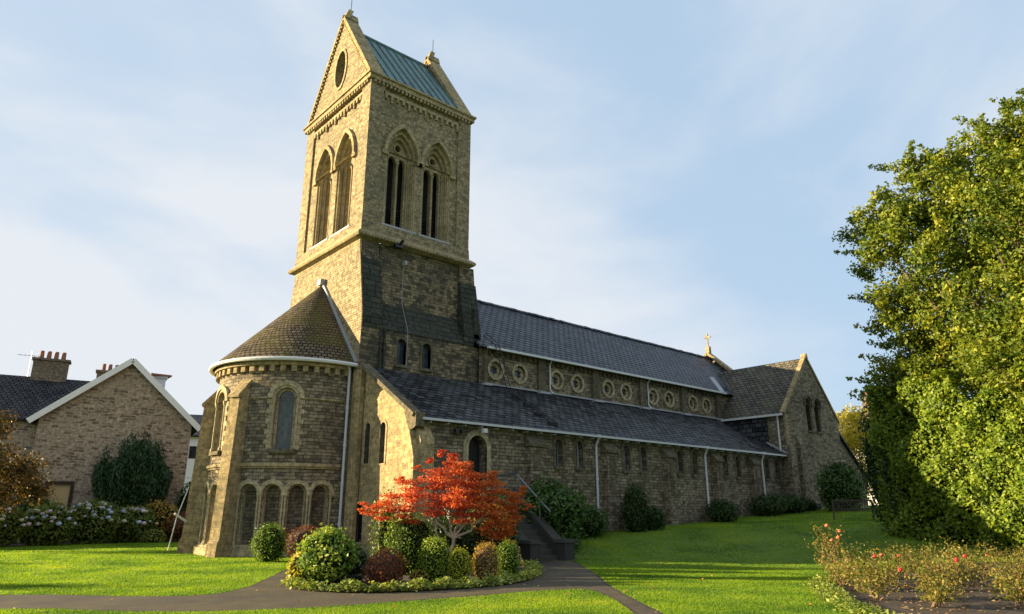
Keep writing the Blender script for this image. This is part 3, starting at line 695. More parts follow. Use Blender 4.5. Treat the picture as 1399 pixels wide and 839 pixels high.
solid(mb, ap, rect(90, 277, 7.34, 7.48), [], 0, .24)
part(mb, 'corbel_table', ['trim'])
# cone roof
mb = MB(); apx = Vector((13.98, AY, 12.1)); rr = 3.80; ze = 7.62; n = 48
ring = [(math.radians(90 + 180 * i / n)) for i in range(n + 1)]
P = [Vector((AX + rr * math.cos(a), AY + rr * math.sin(a), ze)) for a in ring]
P = [Vector((13.98, AY + rr, ze))] + P + [Vector((13.98, AY - rr, ze))]
acc = 0
for i in range(len(P) - 1):
    a, b = P[i], P[i + 1]; L = (b - a).length; q = 14
    for k in range(q):
        f0, f1 = k / q, (k + 1) / q; sl = (apx - a).length
        mb.poly([a.lerp(apx, f0), b.lerp(apx, f0), b.lerp(apx, f1), a.lerp(apx, f1)] if k < q - 1 else [a.lerp(apx, f0), b.lerp(apx, f0), apx], 0,
                [(acc, f0 * sl), (acc + L, f0 * sl), (acc + L, f1 * sl), (acc, f1 * sl)] if k < q - 1 else [(acc, f0 * sl), (acc + L, f0 * sl), (acc + L / 2, sl)])
    acc += L
mb.poly(P[::-1], 0)
part(mb, 'apse_roof', ['slatemoss'], label='mossy brown slate half cone over the apse', smooth=False)
mb = MB()
mb.tube([p + (p - Vector((AX, AY, p.z))).normalized() * .03 + Vector((0, 0, -.07)) for p in P], .085, 8)
part(mb, 'apse_gutter', ['gutter'], smooth=True)
mb = MB()
for s in (-1, 1): mb.beam((13.94, AY + s * rr, ze + .05), (13.94, AY, 12.15), .14, .10, 0, up=(-1, 0, 0))
mb.box(13.75, 14.02, AY - .16, AY + .16, 12.0, 12.3); part(mb, 'roof_flashing', ['lead'])
def downpipe(pts, r=.055, mat='pipe', hopper=True):
    mb = MB(); mb.tube(pts, r, 8)
    p = Vector(pts[0]); q = Vector(pts[-1])
    if hopper: mb.prism([p + Vector((-.09, -.07, -.02)), p + Vector((.09, -.07, -.02)), p + Vector((.09, .07, -.02)), p + Vector((-.09, .07, -.02))], (0, 0, .16))
    a, b = (Vector(pts[-2]), q); L = (b - a).length
    for k in range(1, int(L / 1.6) + 1): c = a.lerp(b, k * 1.6 / (L + .3)); mb.tube([c + Vector((0, 0, -.05)), c + Vector((0, 0, .05))], r * 1.35, 8)
    part(mb, 'downpipe', [mat], smooth=False)
downpipe([(13.72, 25.98, 7.5), (13.80, 26.05, 7.3), (13.80, 26.05, .3)], .06)
mb = MB(); mb.tube([(9.42, 30.9, 2.6), (9.12, 30.95, 1.4), (8.95, 30.95, .15)], .022, 6); mb.tube([(9.5, 30.9, 1.25), (8.95, 30.7, 1.55)], .05, 8); part(mb, 'drain_pipe', ['gutter'])
# small pier between apse and aisle end
mb = MB(); mb.box(13.88, 14.06, 25.2, 25.85, 0, 7.3); part(mb, 'pier', ['ashlar'])

# ---- nave, clerestory, aisle
fC = southf(25.5); mb = MB()
rounds = [21.31, 22.89, 25.5, 27.08, 29.6, 31.13, 33.65, 35.23, 37.72, 39.24]
solid(mb, fC, rect(20.3, 46.7, 7.2, 9.35), [ell(u, 8.28, .36, .36, 24) for u in rounds], -.5, 0, 0, 0, edge=False)
solid(mb, Fr((0, 33.8, 0), (-1, 0, 0), (0, 1, 0)), rect(-47, -20.3, 0, 9.35), [], -.5, 0)
part(mb, 'clerestory_wall', ['rubble'])
for u in rounds:
    w = MB(); solid(w, fC, ell(u, 8.28, .52, .52, 28), [ell(u, 8.28, .39, .39, 28)], -.05, .07, 0)
    solid(w, fC, ell(u, 8.28, .39, .39, 28), [[(u + r_ * math.cos(t), 8.28 + r_ * math.sin(t)) for t, r_ in [(2 * math.pi * i / 48, .17 + .085 * abs(math.sin(3 * 2 * math.pi * i / 48 + .2))) for i in range(48)]]], -.3, -.10, 0)
    o = part(w, 'round_window', ['trimpale']); g = MB(); g.poly([fC.P(a, b, -.24) for a, b in ell(u, 8.28, .4, .4, 24)]); part(g, 'glass', ['glassblue'], o)
cp = [(24.1, 24.62), (28.2, 28.7), (32.3, 32.8), (36.38, 36.9), (40.3, 40.8), (20.5, 20.7)]
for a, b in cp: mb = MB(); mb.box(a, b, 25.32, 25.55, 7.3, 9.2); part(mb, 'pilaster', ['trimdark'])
mb = MB()
for a, b in ((20.75, 24.05), (24.7, 28.15), (28.75, 32.25), (32.85, 36.33), (36.95, 40.25)):
    corbels(fC, a + .12, b - .12, 9.16, .36, .16, .2, .12, 0, drop=False)
solid(mb, fC, rect(20.5, 41, 9.16, 9.3), [], 0, .16)
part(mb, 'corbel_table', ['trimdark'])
mb = MB(); mb.beam((20.5, 25.42, 7.50), (40.6, 25.42, 7.50), .22, .07); 
for a, b in cp: mb.box(a - .12, b + .12, 25.12, 25.4, 7.38, 7.50)
part(mb, 'roof_flashing', ['lead'])
def slab(mb, a, b, c, d, th, m=0):
    a, b, c, d = map(Vector, (a, b, c, d)); n = (b - a).cross(d - a).normalized(); n = n if n.z > 0 else -n
    mb.prism([a - n * th, b - n * th, c - n * th, d - n * th], n * th, m)
mb = MB(); 
slab(mb, (20.08, 25.15, 9.25), (46.3, 25.15, 9.25), (46.3, YC, 13.15), (20.08, YC, 13.15), .1)
slab(mb, (20.08, 34.13, 9.25), (46.3, 34.13, 9.25), (46.3, YC, 13.15), (20.08, YC, 13.15), .1)

for k in range(58):
    zj = random.uniform(-.018, .018); x = 20.08 + k * .452; mb.prism([(x, YC - .16, 13.08 + zj), (x, YC + .16, 13.08 + zj), (x, YC, 13.26 + zj)], (.44, 0, 0))
part(mb, 'nave_roof', ['slate'], label='long steep blue grey slate nave roof')
mb = MB(); mb.beam((20.5, 25.08, 9.22), (41.1, 25.08, 9.22), .13, .11); part(mb, 'nave_gutter', ['gutter'])
# west gable of the nave
mb = MB()
solid(mb, Fr((46.8, 0, 0), (0, 1, 0), (1, 0, 0)), [(25.4, 0), (33.9, 0), (33.9, 9.5), (YC, 13.45), (25.4, 9.5)], [], -.5, 0); part(mb, 'west_gable_wall', ['rubble'])
mb = MB()
for s in (-1, 1): mb.beam((46.55, YC + s * 4.5, 9.55), (46.55, YC, 13.52), .6, .18, 0, up=(0, s, 1))
part(mb, 'gable_coping', ['trim'])
mb = MB(); mb.box(46.4, 46.7, YC - .15, YC + .15, 13.4, 13.95); mb.prism([(46.42, YC - .15, 13.95), (46.68, YC - .15, 13.95), (46.68, YC + .15, 13.95), (46.42, YC + .15, 13.95)], (0, 0, .14))
mb.box(46.50, 46.58, YC - .045, YC + .045, 14.0, 15.15)
fr = Fr((46.5, 0, 0), (0, -1, 0), (-1, 0, 0)); c = -YC; z = 14.85
for du, dv in ((0, .28), (-.28, 0), (.28, 0)): solid(mb, fr, [(c + du * .1 - .05 * (dv > 0), z + dv * .1 - .05 * (dv == 0)), (c + du - (.06 if dv else 0), z + dv - (.06 if not dv else 0)), (c + du + (.06 if dv else 0), z + dv + (.06 if not dv else 0)), (c + du * .1 + .05 * (dv > 0), z + dv * .1 + .05 * (dv == 0))], [], -.1, 0.004)
part(mb, 'gable_cross', ['trim'], label='small pale stone cross on the far nave gable')
# aisle
fA = southf(21.4)
aw = [21.48, 22.75, 25.96, 27.22, 30.17, 31.45, 34.31, 35.6, 38.7, 39.88]
mb = MB()
solid(mb, fA, rect(14.1, 40.8, -.3, 4.9), [rarch(u, .21, 3.5, 4.42, 8) for u in aw] + [rarch(16.98, .46, 2.0, 4.02, 10)], -.55, 0, 0, 0, edge=False)
part(mb, 'aisle_wall', ['rubble'])
mb = MB(); solid(mb, fA, rect(17.7, 40.6, 0, 1.75), [], 0, .10); solid(mb, fA, rect(17.7, 40.6, 1.75, 1.83), [], 0, .06); part(mb, 'plinth', ['rubble'])
for i, u in enumerate(aw):
    w = MB(); solid(w, fA, rarch(u, .34, 3.42, 4.42, 8), [rarch(u, .21, 3.5, 4.42, 8)], -.02, .025, 0)
    solid(w, fA, rarch(u, .42, 4.41, 4.42, 8), [rarch(u, .34, 4.411, 4.42, 8)], -.02, .06, 0)
    solid(w, fA, rect(u - .3, u + .3, 3.36, 3.5), [], -.3, .08, 1)
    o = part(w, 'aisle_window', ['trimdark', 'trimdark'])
    g = MB(); g.poly([fA.P(a, b, -.3) for a, b in rarch(u, .22, 3.48, 4.42, 8)]); part(g, 'glass', ['glass'], o)
    g = MB(); solid(g, fA, rarch(u, .21, 3.5, 4.42, 8), [rarch(u, .175, 3.54, 4.42, 8)], -.30, -.26)
    if i in (1, 2, 6): g.box(u - .015, u + .015, 21.65, 21.69, 3.5, 4.6)
    part(g, 'frame', ['gutter' if i in (1, 6) else 'lead'], o)
# doorway
w = MB(); solid(w, fA, rarch(16.98, .68, 2.0, 4.02, 12), [rarch(16.98, .46, 2.001, 4.02, 12)], -.02, .05, 0); solid(w, fA, rarch(16.98, .56, 2.0, 4.02, 12), [rarch(16.98, .46, 2.001, 4.02, 12)], -.02, .08, 0)
o = part(w, 'doorway', ['trimpale']); g = MB(); g.poly([fA.P(a, b, -.4) for a, b in rarch(16.98, .47, 2.0, 4.02, 10)])
for k in range(-3, 4): g.box(16.98 + k * .13 - .006, 16.98 + k * .13 + .006, 21.78, 21.80, 2.0, 4.0)
part(g, 'door', ['door'], o)
mb = MB(); mb.box(17.02, 17.14, 21.1, 21.4, 4.68, 4.74); mb.box(16.98, 17.18, 20.98, 21.14, 4.56, 4.72); part(mb, 'door_lamp', ['gutter'], label='small white lamp above the door')
mb = MB(); mb.box(15.85, 16.0, 21.15, 21.4, 4.52, 4.62); mb.box(15.7, 15.86, 21.05, 21.2, 4.46, 4.62); mb.box(15.98, 16.14, 21.05, 21.2, 4.46, 4.62); part(mb, 'floodlight', ['iron'])
# aisle buttresses with weathered caps
for (a, b) in ((19.45, 20.3), (24.15, 25.0), (28.6, 29.4), (32.9, 33.6), (36.6, 37.35)):
    mb = MB(); y0 = 21.02
    mb.box(a + .08, b - .08, y0 + .06, 21.42, -.2, 4.2, 0); mb.box(a + .0, b - .0, y0 - .04, 21.42, -.2, 2.1, 0)
    mb.prism([(a + .0, y0 - .04, 2.1), (a + .0, 21.4, 2.1), (a + .0, 21.4, 2.3), (a, y0 + .06, 2.25)], (b - a, 0, 0), 1)
    mb.prism([(a, y0 - .04, 4.2), (a, y0 - .04, 4.32), (a, 21.4, 4.75), (a, 21.4, 4.2)], (b - a, 0, 0), 1)
    for k in range(2): mb.box(a + .25, b - .25, y0 + .03, y0 + .07, 2.35 + k * .9, 3.1 + k * .9, 1)
    part(mb, 'buttress', ['rubble', 'trimdark'])
# aisle end wall, coping and kneeler
fX = eastf(14.1); mb = MB(); ew = [(-24.76, 3.45, 4.85), (-23.6, 3.4, 4.78)]
solid(mb, fX, [(-25.9, -.2), (-21.4, -.2), (-21.4, 4.95), (-25.9, 7.6)], [rarch(u, .19, a, b, 8) for u, a, b in ew] + [rarch(-25.1, .34, .5, 1.6, 8)], -.5, 0, 0, 1, edge=False)
part(mb, 'aisle_end_wall', ['ashlar', 'trimdark'])
for u, a, b in ew + [(-25.1, .5, 1.6)]:
    w = MB(); hw = .19 if a > 1 else .34
    solid(w, fX, rarch(u, hw + .1, a - .05, b, 8), [rarch(u, hw, a, b, 8)], -.02, .025); o = part(w, 'aisle_window', ['trim'])
    g = MB(); g.poly([fX.P(p, q, -.2) for p, q in rarch(u, hw + .01, a - .01, b, 8)]); part(g, 'glass', ['glass'], o)
mb = MB(); mb.beam((14.05, 21.2, 5.0), (14.05, 25.3, 7.48), .42, .16, 0, up=(0, -.5, 1)); mb.prism([(13.92, 21.1, 4.6), (13.92, 21.5, 4.4), (13.92, 21.9, 5.2), (13.92, 21.1, 5.1)], (.4, 0, 0)); part(mb, 'gable_coping', ['trimdark'])
mb = MB(); mb.prism([(13.85, 21.05, -.2), (13.85, 21.75, -.2), (13.85, 21.75, 4.1), (13.85, 21.5, 4.5), (13.85, 21.4, 4.5), (13.85, 21.05, 3.5)], (.45, 0, 0)); mb.box(14.1, 14.7, 21.0, 21.42, -.2, 4.1); mb.prism([(14.1, 21.0, 4.1), (14.1, 21.42, 4.1), (14.1, 21.42, 4.8)], (.6, 0, 0)); part(mb, 'buttress', ['ashlar'])
mb = MB(); slab(mb, (14.2, 21.1, 4.92), (40.6, 21.1, 4.92), (40.6, 25.45, 7.48), (14.2, 25.45, 7.48), .09); 
part(mb, 'aisle_roof', ['slatedark'], label='long low dark slate lean-to aisle roof')
mb = MB(); mb.beam((14.2, 21.04, 4.88), (40.6, 21.04, 4.88), .10, .09)
for k in range(33): x = 14.6 + k * .8; mb.box(x - .02, x + .02, 21.08, 21.42, 4.76, 4.81)
part(mb, 'aisle_gutter', ['pipe'])
for x, zb, m_ in ((23.76, 1.4, 'pipe'), (32.3, 1.6, 'gutter'), (38.05, 2.2, 'gutter')): downpipe([(x, 21.12, 4.82), (x, 21.3, 4.5), (x, 21.3, zb)], .055, m_)
for x in (24.95, 33.1): downpipe([(x - .1, 25.12, 9.2), (x, 25.4, 9.0), (x, 25.4, 7.7), (x + .12, 25.3, 7.5)], .04, 'gutter', hopper=False)
# ladder over the roofs
mb = MB()
A = Vector((20.35, 25.2, 9.85)); B = Vector((20.95, 24.95, 9.40)); Cc = Vector((21.75, 25.0, 7.35)); D = Vector((21.4, 21.5, 5.3))
for p, q in ((A, B), (B, Cc), (Cc, D)):
    d = (q - p).normalized(); sd = Vector((1, 0, 0)) if abs(d.y) > .5 else Vector((.75, .2, .25)); sd = (sd - d * sd.dot(d)).normalized() * .16
    for s in (-1, 1): mb.tube([p + sd * s, q + sd * s], .022, 5)
    n = int((q - p).length / .3)
    for k in range(n + 1): c = p.lerp(q, (k + .5) / (n + 1)); mb.tube([c - sd, c + sd], .014, 5)
for k in range(4): c = Cc.lerp(D, .2 + k * .25); mb.box(c.x - .3, c.x + .3, c.y - .05, c.y + .05, c.z - .14, c.z - .02)
part(mb, 'roof_ladder', ['iron'], label='black iron ladder laid down over the clerestory and aisle roof')
# ---- west transept
fT = southf(20.9); mb = MB()
gab = [(40.6, 0), (47.8, 0), (47.8, 7.4), (44.2, 11.35), (40.6, 7.4)]
lw = [43.77, 44.95]
solid(mb, fT, gab, [rarch(u, .36, 6.6, 8.35, 10) for u in lw], -.5, 0, 0, 1, edge=False)
solid(mb, eastf(40.6), rect(-25.6, -20.9, 0, 7.4), [], -.3, 0, 0, edge=False)
solid(mb, Fr((47.8, 0, 0), (0, 1, 0), (1, 0, 0)), rect(20.9, 30, 0, 7.4), [], -.3, 0, 0, edge=False)
part(mb, 'transept_wall', ['rubble', 'trimdark'])
for u in lw:
    w = MB(); solid(w, fT, rarch(u, .58, 8.2, 8.35, 10), [rarch(u, .44, 8.201, 8.35, 10)], -.02, .1, 0); solid(w, fT, rect(u - .42, u + .42, 6.48, 6.6), [], -.3, .1)
    for s in (-1, 1): colonnette(w, fT, u + s * .33, -.08, 6.6, 8.3, .05)
    o = part(w, 'transept_window', ['trimdark']); g = MB(); g.poly([fT.P(a, b, -.35) for a, b in rarch(u, .37, 6.6, 8.35, 10)]); part(g, 'glass', ['glassgreen'], o)
mb = MB()      # clasping buttress and quoins
part_m = ['rubble', 'trimdark']; mb.box(41.7, 42.35, 20.68, 20.92, 0, 5.6); mb.prism([(41.7, 20.68, 5.6), (41.7, 20.9, 5.6), (41.7, 20.9, 6.1)], (.65, 0, 0))
mb.box(40.45, 41.15, 20.72, 20.93, 0, 5.2); mb.prism([(40.45, 20.72, 5.2), (40.45, 20.9, 5.2), (40.45, 20.9, 5.7)], (.7, 0, 0))
part(mb, 'buttress', part_m)
mb = MB()
for k in range(17):
    wd = .5 if k % 2 else .28; mb.box(40.57, 40.57 + wd, 20.875, 21.0, 5.7 + k * .1 * 1.0, 5.7 + k * .1 + .09) if k < 17 else None
part(mb, 'quoin', ['trim'])
mb = MB()
slab(mb, (40.42, 20.95, 7.38), (40.42, YC, 7.38), (44.2, YC, 11.42), (44.2, 20.95, 11.42), .1)
slab(mb, (47.98, 20.95, 7.38), (47.98, YC, 7.38), (44.2, YC, 11.42), (44.2, 20.95, 11.42), .1)
part(mb, 'transept_roof', ['slatebrown'], label='brownish slate roof of the far cross gable')
mb = MB()
for s in (-1, 1): mb.beam((44.2 + s * 3.75, 20.98, 7.45), (44.2, 20.98, 11.52), .30, .14, 0, up=(s, 0, 1))
mb.prism([(44.02, 20.8, 11.4), (44.38, 20.8, 11.4), (44.27, 20.8, 11.7), (44.13, 20.8, 11.7)], (0, .34, 0))
part(mb, 'gable_coping', ['ashlar'])
mb = MB(); mb.beam((40.36, 20.95, 7.36), (40.36, 25.5, 7.36), .12, .12); part(mb, 'transept_gutter', ['gutter'])
downpipe([(40.40, 21.3, 7.3), (40.50, 21.35, 7.0), (40.50, 21.35, 5.2)], .055, 'gutter', hopper=False)
mb = MB(); mb.prism([(40.52, 22.1, 5.4), (40.52, 25.5, 7.4), (40.52, 25.5, 7.35), (40.52, 22.1, 7.25)], (.06, 0, 0)); part(mb, 'slate_cheek', ['slatedark'])
mb = MB(); mb.beam((40.5, 21.0, 5.05), (40.5, 22.2, 5.75), .12, .05, 0, up=(-1, 0, 0)); part(mb, 'roof_flashing', ['lead']); mb = MB(); mb.beam((40.75, 25.15, 9.3), (42.1, 26.75, 10.68), .3, .06); part(mb, 'roof_flashing', ['lead'])
mb = MB(); mb.prism([(47.8, 21.2, 0), (51.6, 21.2, 0), (51.6, 21.2, 4.0), (50.5, 21.2, 4.95), (47.8, 21.2, 6.9)], (0, 3, 0)); part(mb, 'porch_wall', ['rubble'])
mb = MB(); slab(mb, (51.8, 21.0, 3.95), (51.8, 24.4, 3.95), (47.82, 24.4, 7.05), (47.82, 21.0, 7.05), .1); part(mb, 'porch_roof', ['slatedark'])

# ------------------------------------------------------------------ stairs
st = empty('stone_staircase', (17, 19, 0), label='dark stone steps with sloping parapets rising to the arched side door', cat='stairs')
mb = MB(); nst = 10
for k in range(nst):
    y = 17.65 + k * .25; mb.box(16.4, 17.62, y, 21.38, k * .2 - (.3 if k == 0 else 0), (k + 1) * .2)
part(mb, 'steps', ['step'], st)
for x0, x1 in ((16.02, 16.4), (17.62, 18.0)):
    mb = MB(); mb.prism([(x0, 17.7, -.2), (x0, 21.36, -.2), (x0, 21.36, 2.35), (x0, 20.1, 2.35), (x0, 17.7, .5)], (x1 - x0, 0, 0)); 
    mb.beam((x0 + .19, 17.72, .54), (x0 + .19, 20.12, 2.39), .44, .11); mb.beam((x0 + .19, 20.05, 2.40), (x0 + .19, 21.37, 2.40), .44, .11)
    part(mb, 'parapet', ['coping'], st)
    mb = MB(); mb.box(x0 - .04, x1 + .04, 17.3, 17.76, -.2, .62); mb.prism([(x0 - .08, 17.26, .62), (x1 + .08, 17.26, .62), (x1 + .02, 17.3, .74), (x0 - .02, 17.3, .74)], (0, .54, 0)); part(mb, 'pier', ['coping'], st)
mb = MB(); mb.tube([(17.8, 18.2, 1.62), (17.8, 20.0, 2.98), (17.8, 21.3, 2.98)], .03, 6); 
for y, z0, z1 in ((18.75, 1.3, 2.02), (20.0, 2.3, 2.98), (21.2, 2.4, 2.98)): mb.tube([(17.8, y, z0), (17.8, y, z1)], .02, 5)
part(mb, 'handrail', ['rail'], st)

# ------------------------------------------------------------------ plants
def unit(n):
    v = RNG.normal(size=(n, 3)); return v / np.linalg.norm(v, axis=1)[:, None]
def lump(d, seed, amp):
    r = np.random.default_rng(seed); o = np.zeros(len(d))
    for k in range(7):
        w = r.normal(size=3) * (2 + k * .9); o += np.sin(d @ w + r.uniform(0, 6.28)) / (1.3 + k * .5)
    return 1 + amp * o / 2.2
def leaves(P, Nn, size, aspect=.55, spread=.8, fold=.15, droop=0):
    """rhombus leaves at P facing roughly Nn"""
    n = len(P); nn = Nn + RNG.normal(size=(n, 3)) * spread; nn[:, 2] += .25; nn /= np.linalg.norm(nn, axis=1)[:, None] + 1e-9
    t = np.cross(nn, RNG.normal(size=(n, 3))); t[:, 2] -= droop; t -= nn * (t * nn).sum(1)[:, None]; t /= np.linalg.norm(t, axis=1)[:, None] + 1e-9
    b = np.cross(nn, t); L = (size * RNG.uniform(.6, 1.25, n))[:, None]
    return np.stack([P - t * L * .5, P + b * L * aspect * .5 + nn * L * fold, P + t * L * .5, P - b * L * aspect * .5 + nn * L * fold], 1)
def shell_pts(n, c, r, seed, amp=.12, thick=.25, zmin=None, power=1.0, box=0):
    d = unit(n); s = lump(d, seed, amp)
    if box:      # squarer, clipped outline
        s *= (np.abs(d) ** (2 + box)).sum(1) ** (-1 / (2 + box))
    t = 1 - thick * RNG.random(n) ** 1.5
    P = np.array(c) + d * np.array(r) * (s * t)[:, None]; nn = d / np.array(r); nn /= np.linalg.norm(nn, axis=1)[:, None]
    if zmin is not None: k = P[:, 2] > zmin; P, nn = P[k], nn[k]
    return P, nn
def core_quads(c, r, seed, amp, f, zmin=None, box=0, nu=20, nv=12):
    q = []
    u = np.linspace(0, 2 * math.pi, nu + 1); v = np.linspace(-math.pi / 2, math.pi / 2, nv + 1)
    U, V = np.meshgrid(u, v); d = np.stack([np.cos(V) * np.cos(U), np.cos(V) * np.sin(U), np.sin(V)], -1).reshape(-1, 3)
    s = lump(d, seed, amp)
    if box: s *= (np.abs(d) ** (2 + box)).sum(1) ** (-1 / (2 + box))
    P = np.array(c) + d * np.array(r) * (s * f)[:, None]
    if zmin is not None: P[:, 2] = np.maximum(P[:, 2], zmin)
    P = P.reshape(nv + 1, nu + 1, 3)
    return np.stack([P[:-1, :-1], P[:-1, 1:], P[1:, 1:], P[1:, :-1]], 2).reshape(-1, 4, 3)
SEED = [100]
def shrub(name, x, y, w, h, mat, label, cat='shrub', n=2500, size=.07, amp=.1, box=0, group=None, core='core', depth=None, parent=None, thick=.3, stretch=0, aspect=.55, zoff=0, spread=.8, cf=.8, link_parent=None):
    SEED[0] += 1; sd = SEED[0]; z = g1(x, y) + zoff; r = (w / 2, (depth or w) / 2, h * .56)
    c = (0, 0, h * .46)
    P, nn = shell_pts(n, c, r, sd, amp, thick, 0.01, box=box)
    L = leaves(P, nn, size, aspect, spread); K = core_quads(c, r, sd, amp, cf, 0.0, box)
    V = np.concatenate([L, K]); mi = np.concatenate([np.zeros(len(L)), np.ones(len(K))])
    # a few stray shoots
    k = int(n * .06); P2, n2 = shell_pts(k, c, tuple(q * 1.12 for q in r), sd, amp * 1.6, .14, 0.05, box=box)
    V = np.concatenate([V, leaves(P2, n2, size, aspect, 1.0)]); mi = np.concatenate([mi, np.zeros(len(P2))])
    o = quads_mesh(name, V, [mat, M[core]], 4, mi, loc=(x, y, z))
    return tag(o, label, cat, group)
L_ = {}
L_['laurel'] = leafmat('variegated laurel leaf', [(.06, .13, .02), (.15, .25, .03), (.42, .46, .08)], .3, .35)
L_['yellow'] = leafmat('golden leaf', [(.30, .28, .03), (.46, .42, .04), (.56, .52, .07)], .35)
L_['redbrown'] = leafmat('red brown leaf', [(.10, .025, .012), (.20, .06, .025), (.30, .13, .04)], .3)
L_['green'] = leafmat('clipped green leaf', [(.05, .11, .014), (.11, .20, .02), (.22, .32, .03)], .3)
L_['bright'] = leafmat('bright clipped leaf', [(.09, .16, .015), (.20, .30, .02), (.42, .48, .04)], .3)
L_['yelgreen'] = leafmat('yellow green leaf', [(.18, .24, .02), (.38, .40, .03), (.58, .56, .05)], .3)
L_['tan'] = leafmat('tan autumn leaf', [(.22, .13, .03), (.40, .26, .05), (.52, .42, .10)], .3)
L_['dark'] = leafmat('dark evergreen leaf', [(.018, .04, .01), (.035, .07, .015), (.06, .10, .02)], .15)
L_['rhod'] = leafmat('glossy rhododendron leaf', [(.03, .075, .012), (.055, .12, .02), (.09, .17, .03)], .2, .3)
L_['maple'] = leafmat('red maple leaf', [(.24, .035, .02), (.50, .07, .035), (.64, .13, .06), (.66, .27, .06)], .45, zone=(0, 11.4, 12.4, (.50, .15, .035)))
L_['tree'] = leafmat('yellow green tree leaf', [(.045, .09, .012), (.12, .175, .02), (.24, .28, .03), (.42, .39, .05)], .4, ns=.7, amp=1.6, rnd=.6, mid=.42)
L_['hedge'] = leafmat('hedge leaf', [(.06, .12, .012), (.15, .22, .02), (.30, .36, .03)], .35)
L_['autumn'] = leafmat('orange autumn leaf', [(.03, .035, .010), (.10, .065, .014), (.24, .12, .018)], .35)
L_['hyd'] = leafmat('hydrangea leaf', [(.05, .095, .015), (.12, .18, .03), (.26, .26, .07)], .3)
L_['conif'] = leafmat('conifer spray', [(.012, .04, .012), (.025, .07, .02), (.045, .10, .03)], .1)
L_['cover'] = leafmat('low ground cover leaf', [(.08, .13, .02), (.22, .28, .05), (.48, .50, .14)], .3)
L_['rose'] = leafmat('rose leaf', [(.05, .09, .015), (.13, .15, .025), (.24, .20, .04), (.28, .14, .045)], .35)
L_['goldtree'] = leafmat('golden tree leaf', [(.28, .26, .03), (.48, .42, .04), (.6, .5, .06)], .4)

# bed under the maple
shrub('variegated_shrub', 8.1, 15.75, 1.45, 1.22, L_['laurel'], 'large rounded glossy yellow-edged shrub at the left end of the bed', n=3200, size=.12, amp=.24, depth=1.4, aspect=.45)
shrub('golden_shrub', 7.55, 15.95, .62, .75, L_['yellow'], 'low bright yellow shrub at the left foot of the variegated shrub', n=900, size=.075)
shrub('barberry_shrub', 8.95, 14.6, .93, .78, L_['redbrown'], 'rounded red brown shrub between the variegated shrub and the green domes', n=2600, size=.06, core='corebrown', amp=.14)
shrub('clipped_shrub', 10.9, 16.6, 1.15, 1.55, L_['green'], 'tall square clipped green shrub to the left behind the maple trunk', n=4000, size=.06, box=2, amp=.05)
G_ = 'clipped dome shrubs along the front of the bed'
shrub('dome_shrub', 9.98, 14.1, .68, 1.02, L_['bright'], 'tallest clipped dome, green, in the front row under the maple', n=3000, size=.045, amp=.04, box=1, group=G_)
shrub('dome_shrub', 10.56, 13.9, .62, .78, L_['yelgreen'], 'yellow green clipped dome between the tallest dome and the tan one', n=2600, size=.045, amp=.07, group=G_)
shrub('dome_shrub', 11.21, 13.7, .62, .90, L_['tan'], 'tan brown egg-shaped clipped dome in the front row', n=2600, size=.045, amp=.05, box=.5, group=G_, core='corebrown')
shrub('dome_shrub', 12.1, 13.95, .66, .92, L_['green'], 'green clipped dome at the right end of the front row', n=2600, size=.045, amp=.05, group=G_)
shrub('heather_clump', 9.6, 14.15, .45, .32, L_['tan'], 'small low tan clump beside the red brown shrub', n=600, size=.05)
shrub('evergreen_shrub', 12.6, 17.2, 1.9, 1.5, L_['dark'], 'dark evergreen mass behind the maple trunk', n=3000, size=.1)
shrub('evergreen_shrub', 14.9, 17.9, 1.9, 2.3, L_['dark'], 'dark evergreen shrub beside the foot of the steps', n=3000, size=.09)
shrub('mottled_shrub', 13.7, 16.6, 1.2, 1.9, L_['tan'], 'mottled yellow and tan shrub under the right side of the maple', n=2200, size=.07, amp=.2)
shrub('climbing_shrub', 11.6, 18.9, 1.0, 2.3, L_['hyd'], 'loose pale green shrub left of the maple by the lit end wall', n=1500, size=.09, amp=.25, thick=.7, cf=.5)
shrub('silver_shrub', 8.85, 15.6, .5, .85, leafmat('silver leaf', [(.10, .14, .08), (.2, .25, .15)], .2), 'small silvery shrub tucked behind the red brown shrub', n=700, size=.07)
# low edging plants
n = 5200
t = RNG.random(n); poly = np.array(BED); seg = [i for i in range(len(BED)) if BED[i][1] < 16.6 or BED[i][0] < 8]; ii = RNG.choice(seg, n); a = poly[ii]; b = poly[(ii + 1) % len(poly)]
P = a + (b - a) * t[:, None]; cb = np.array([11.5, 16.5]); inn = (cb - P); inn /= np.linalg.norm(inn, axis=1)[:, None]
P = P + inn * (RNG.normal(.14, .11, n))[:, None]
hh = .05 + .1 * np.abs(np.sin(P[:, 0] * 5.1) * np.cos(P[:, 1] * 4.3)) ; P3 = np.stack([P[:, 0], P[:, 1], gz(P[:, 0], P[:, 1]) + .03 + RNG.random(n) * hh * 1.6], -1)
o = quads_mesh('ground_cover', leaves(P3, np.tile([0, 0, 1.], (n, 1)), .085, .8, .6), [L_['cover']]); tag(o, 'low variegated yellow green edging plants round the shrub bed', 'edging plants', kind='stuff')

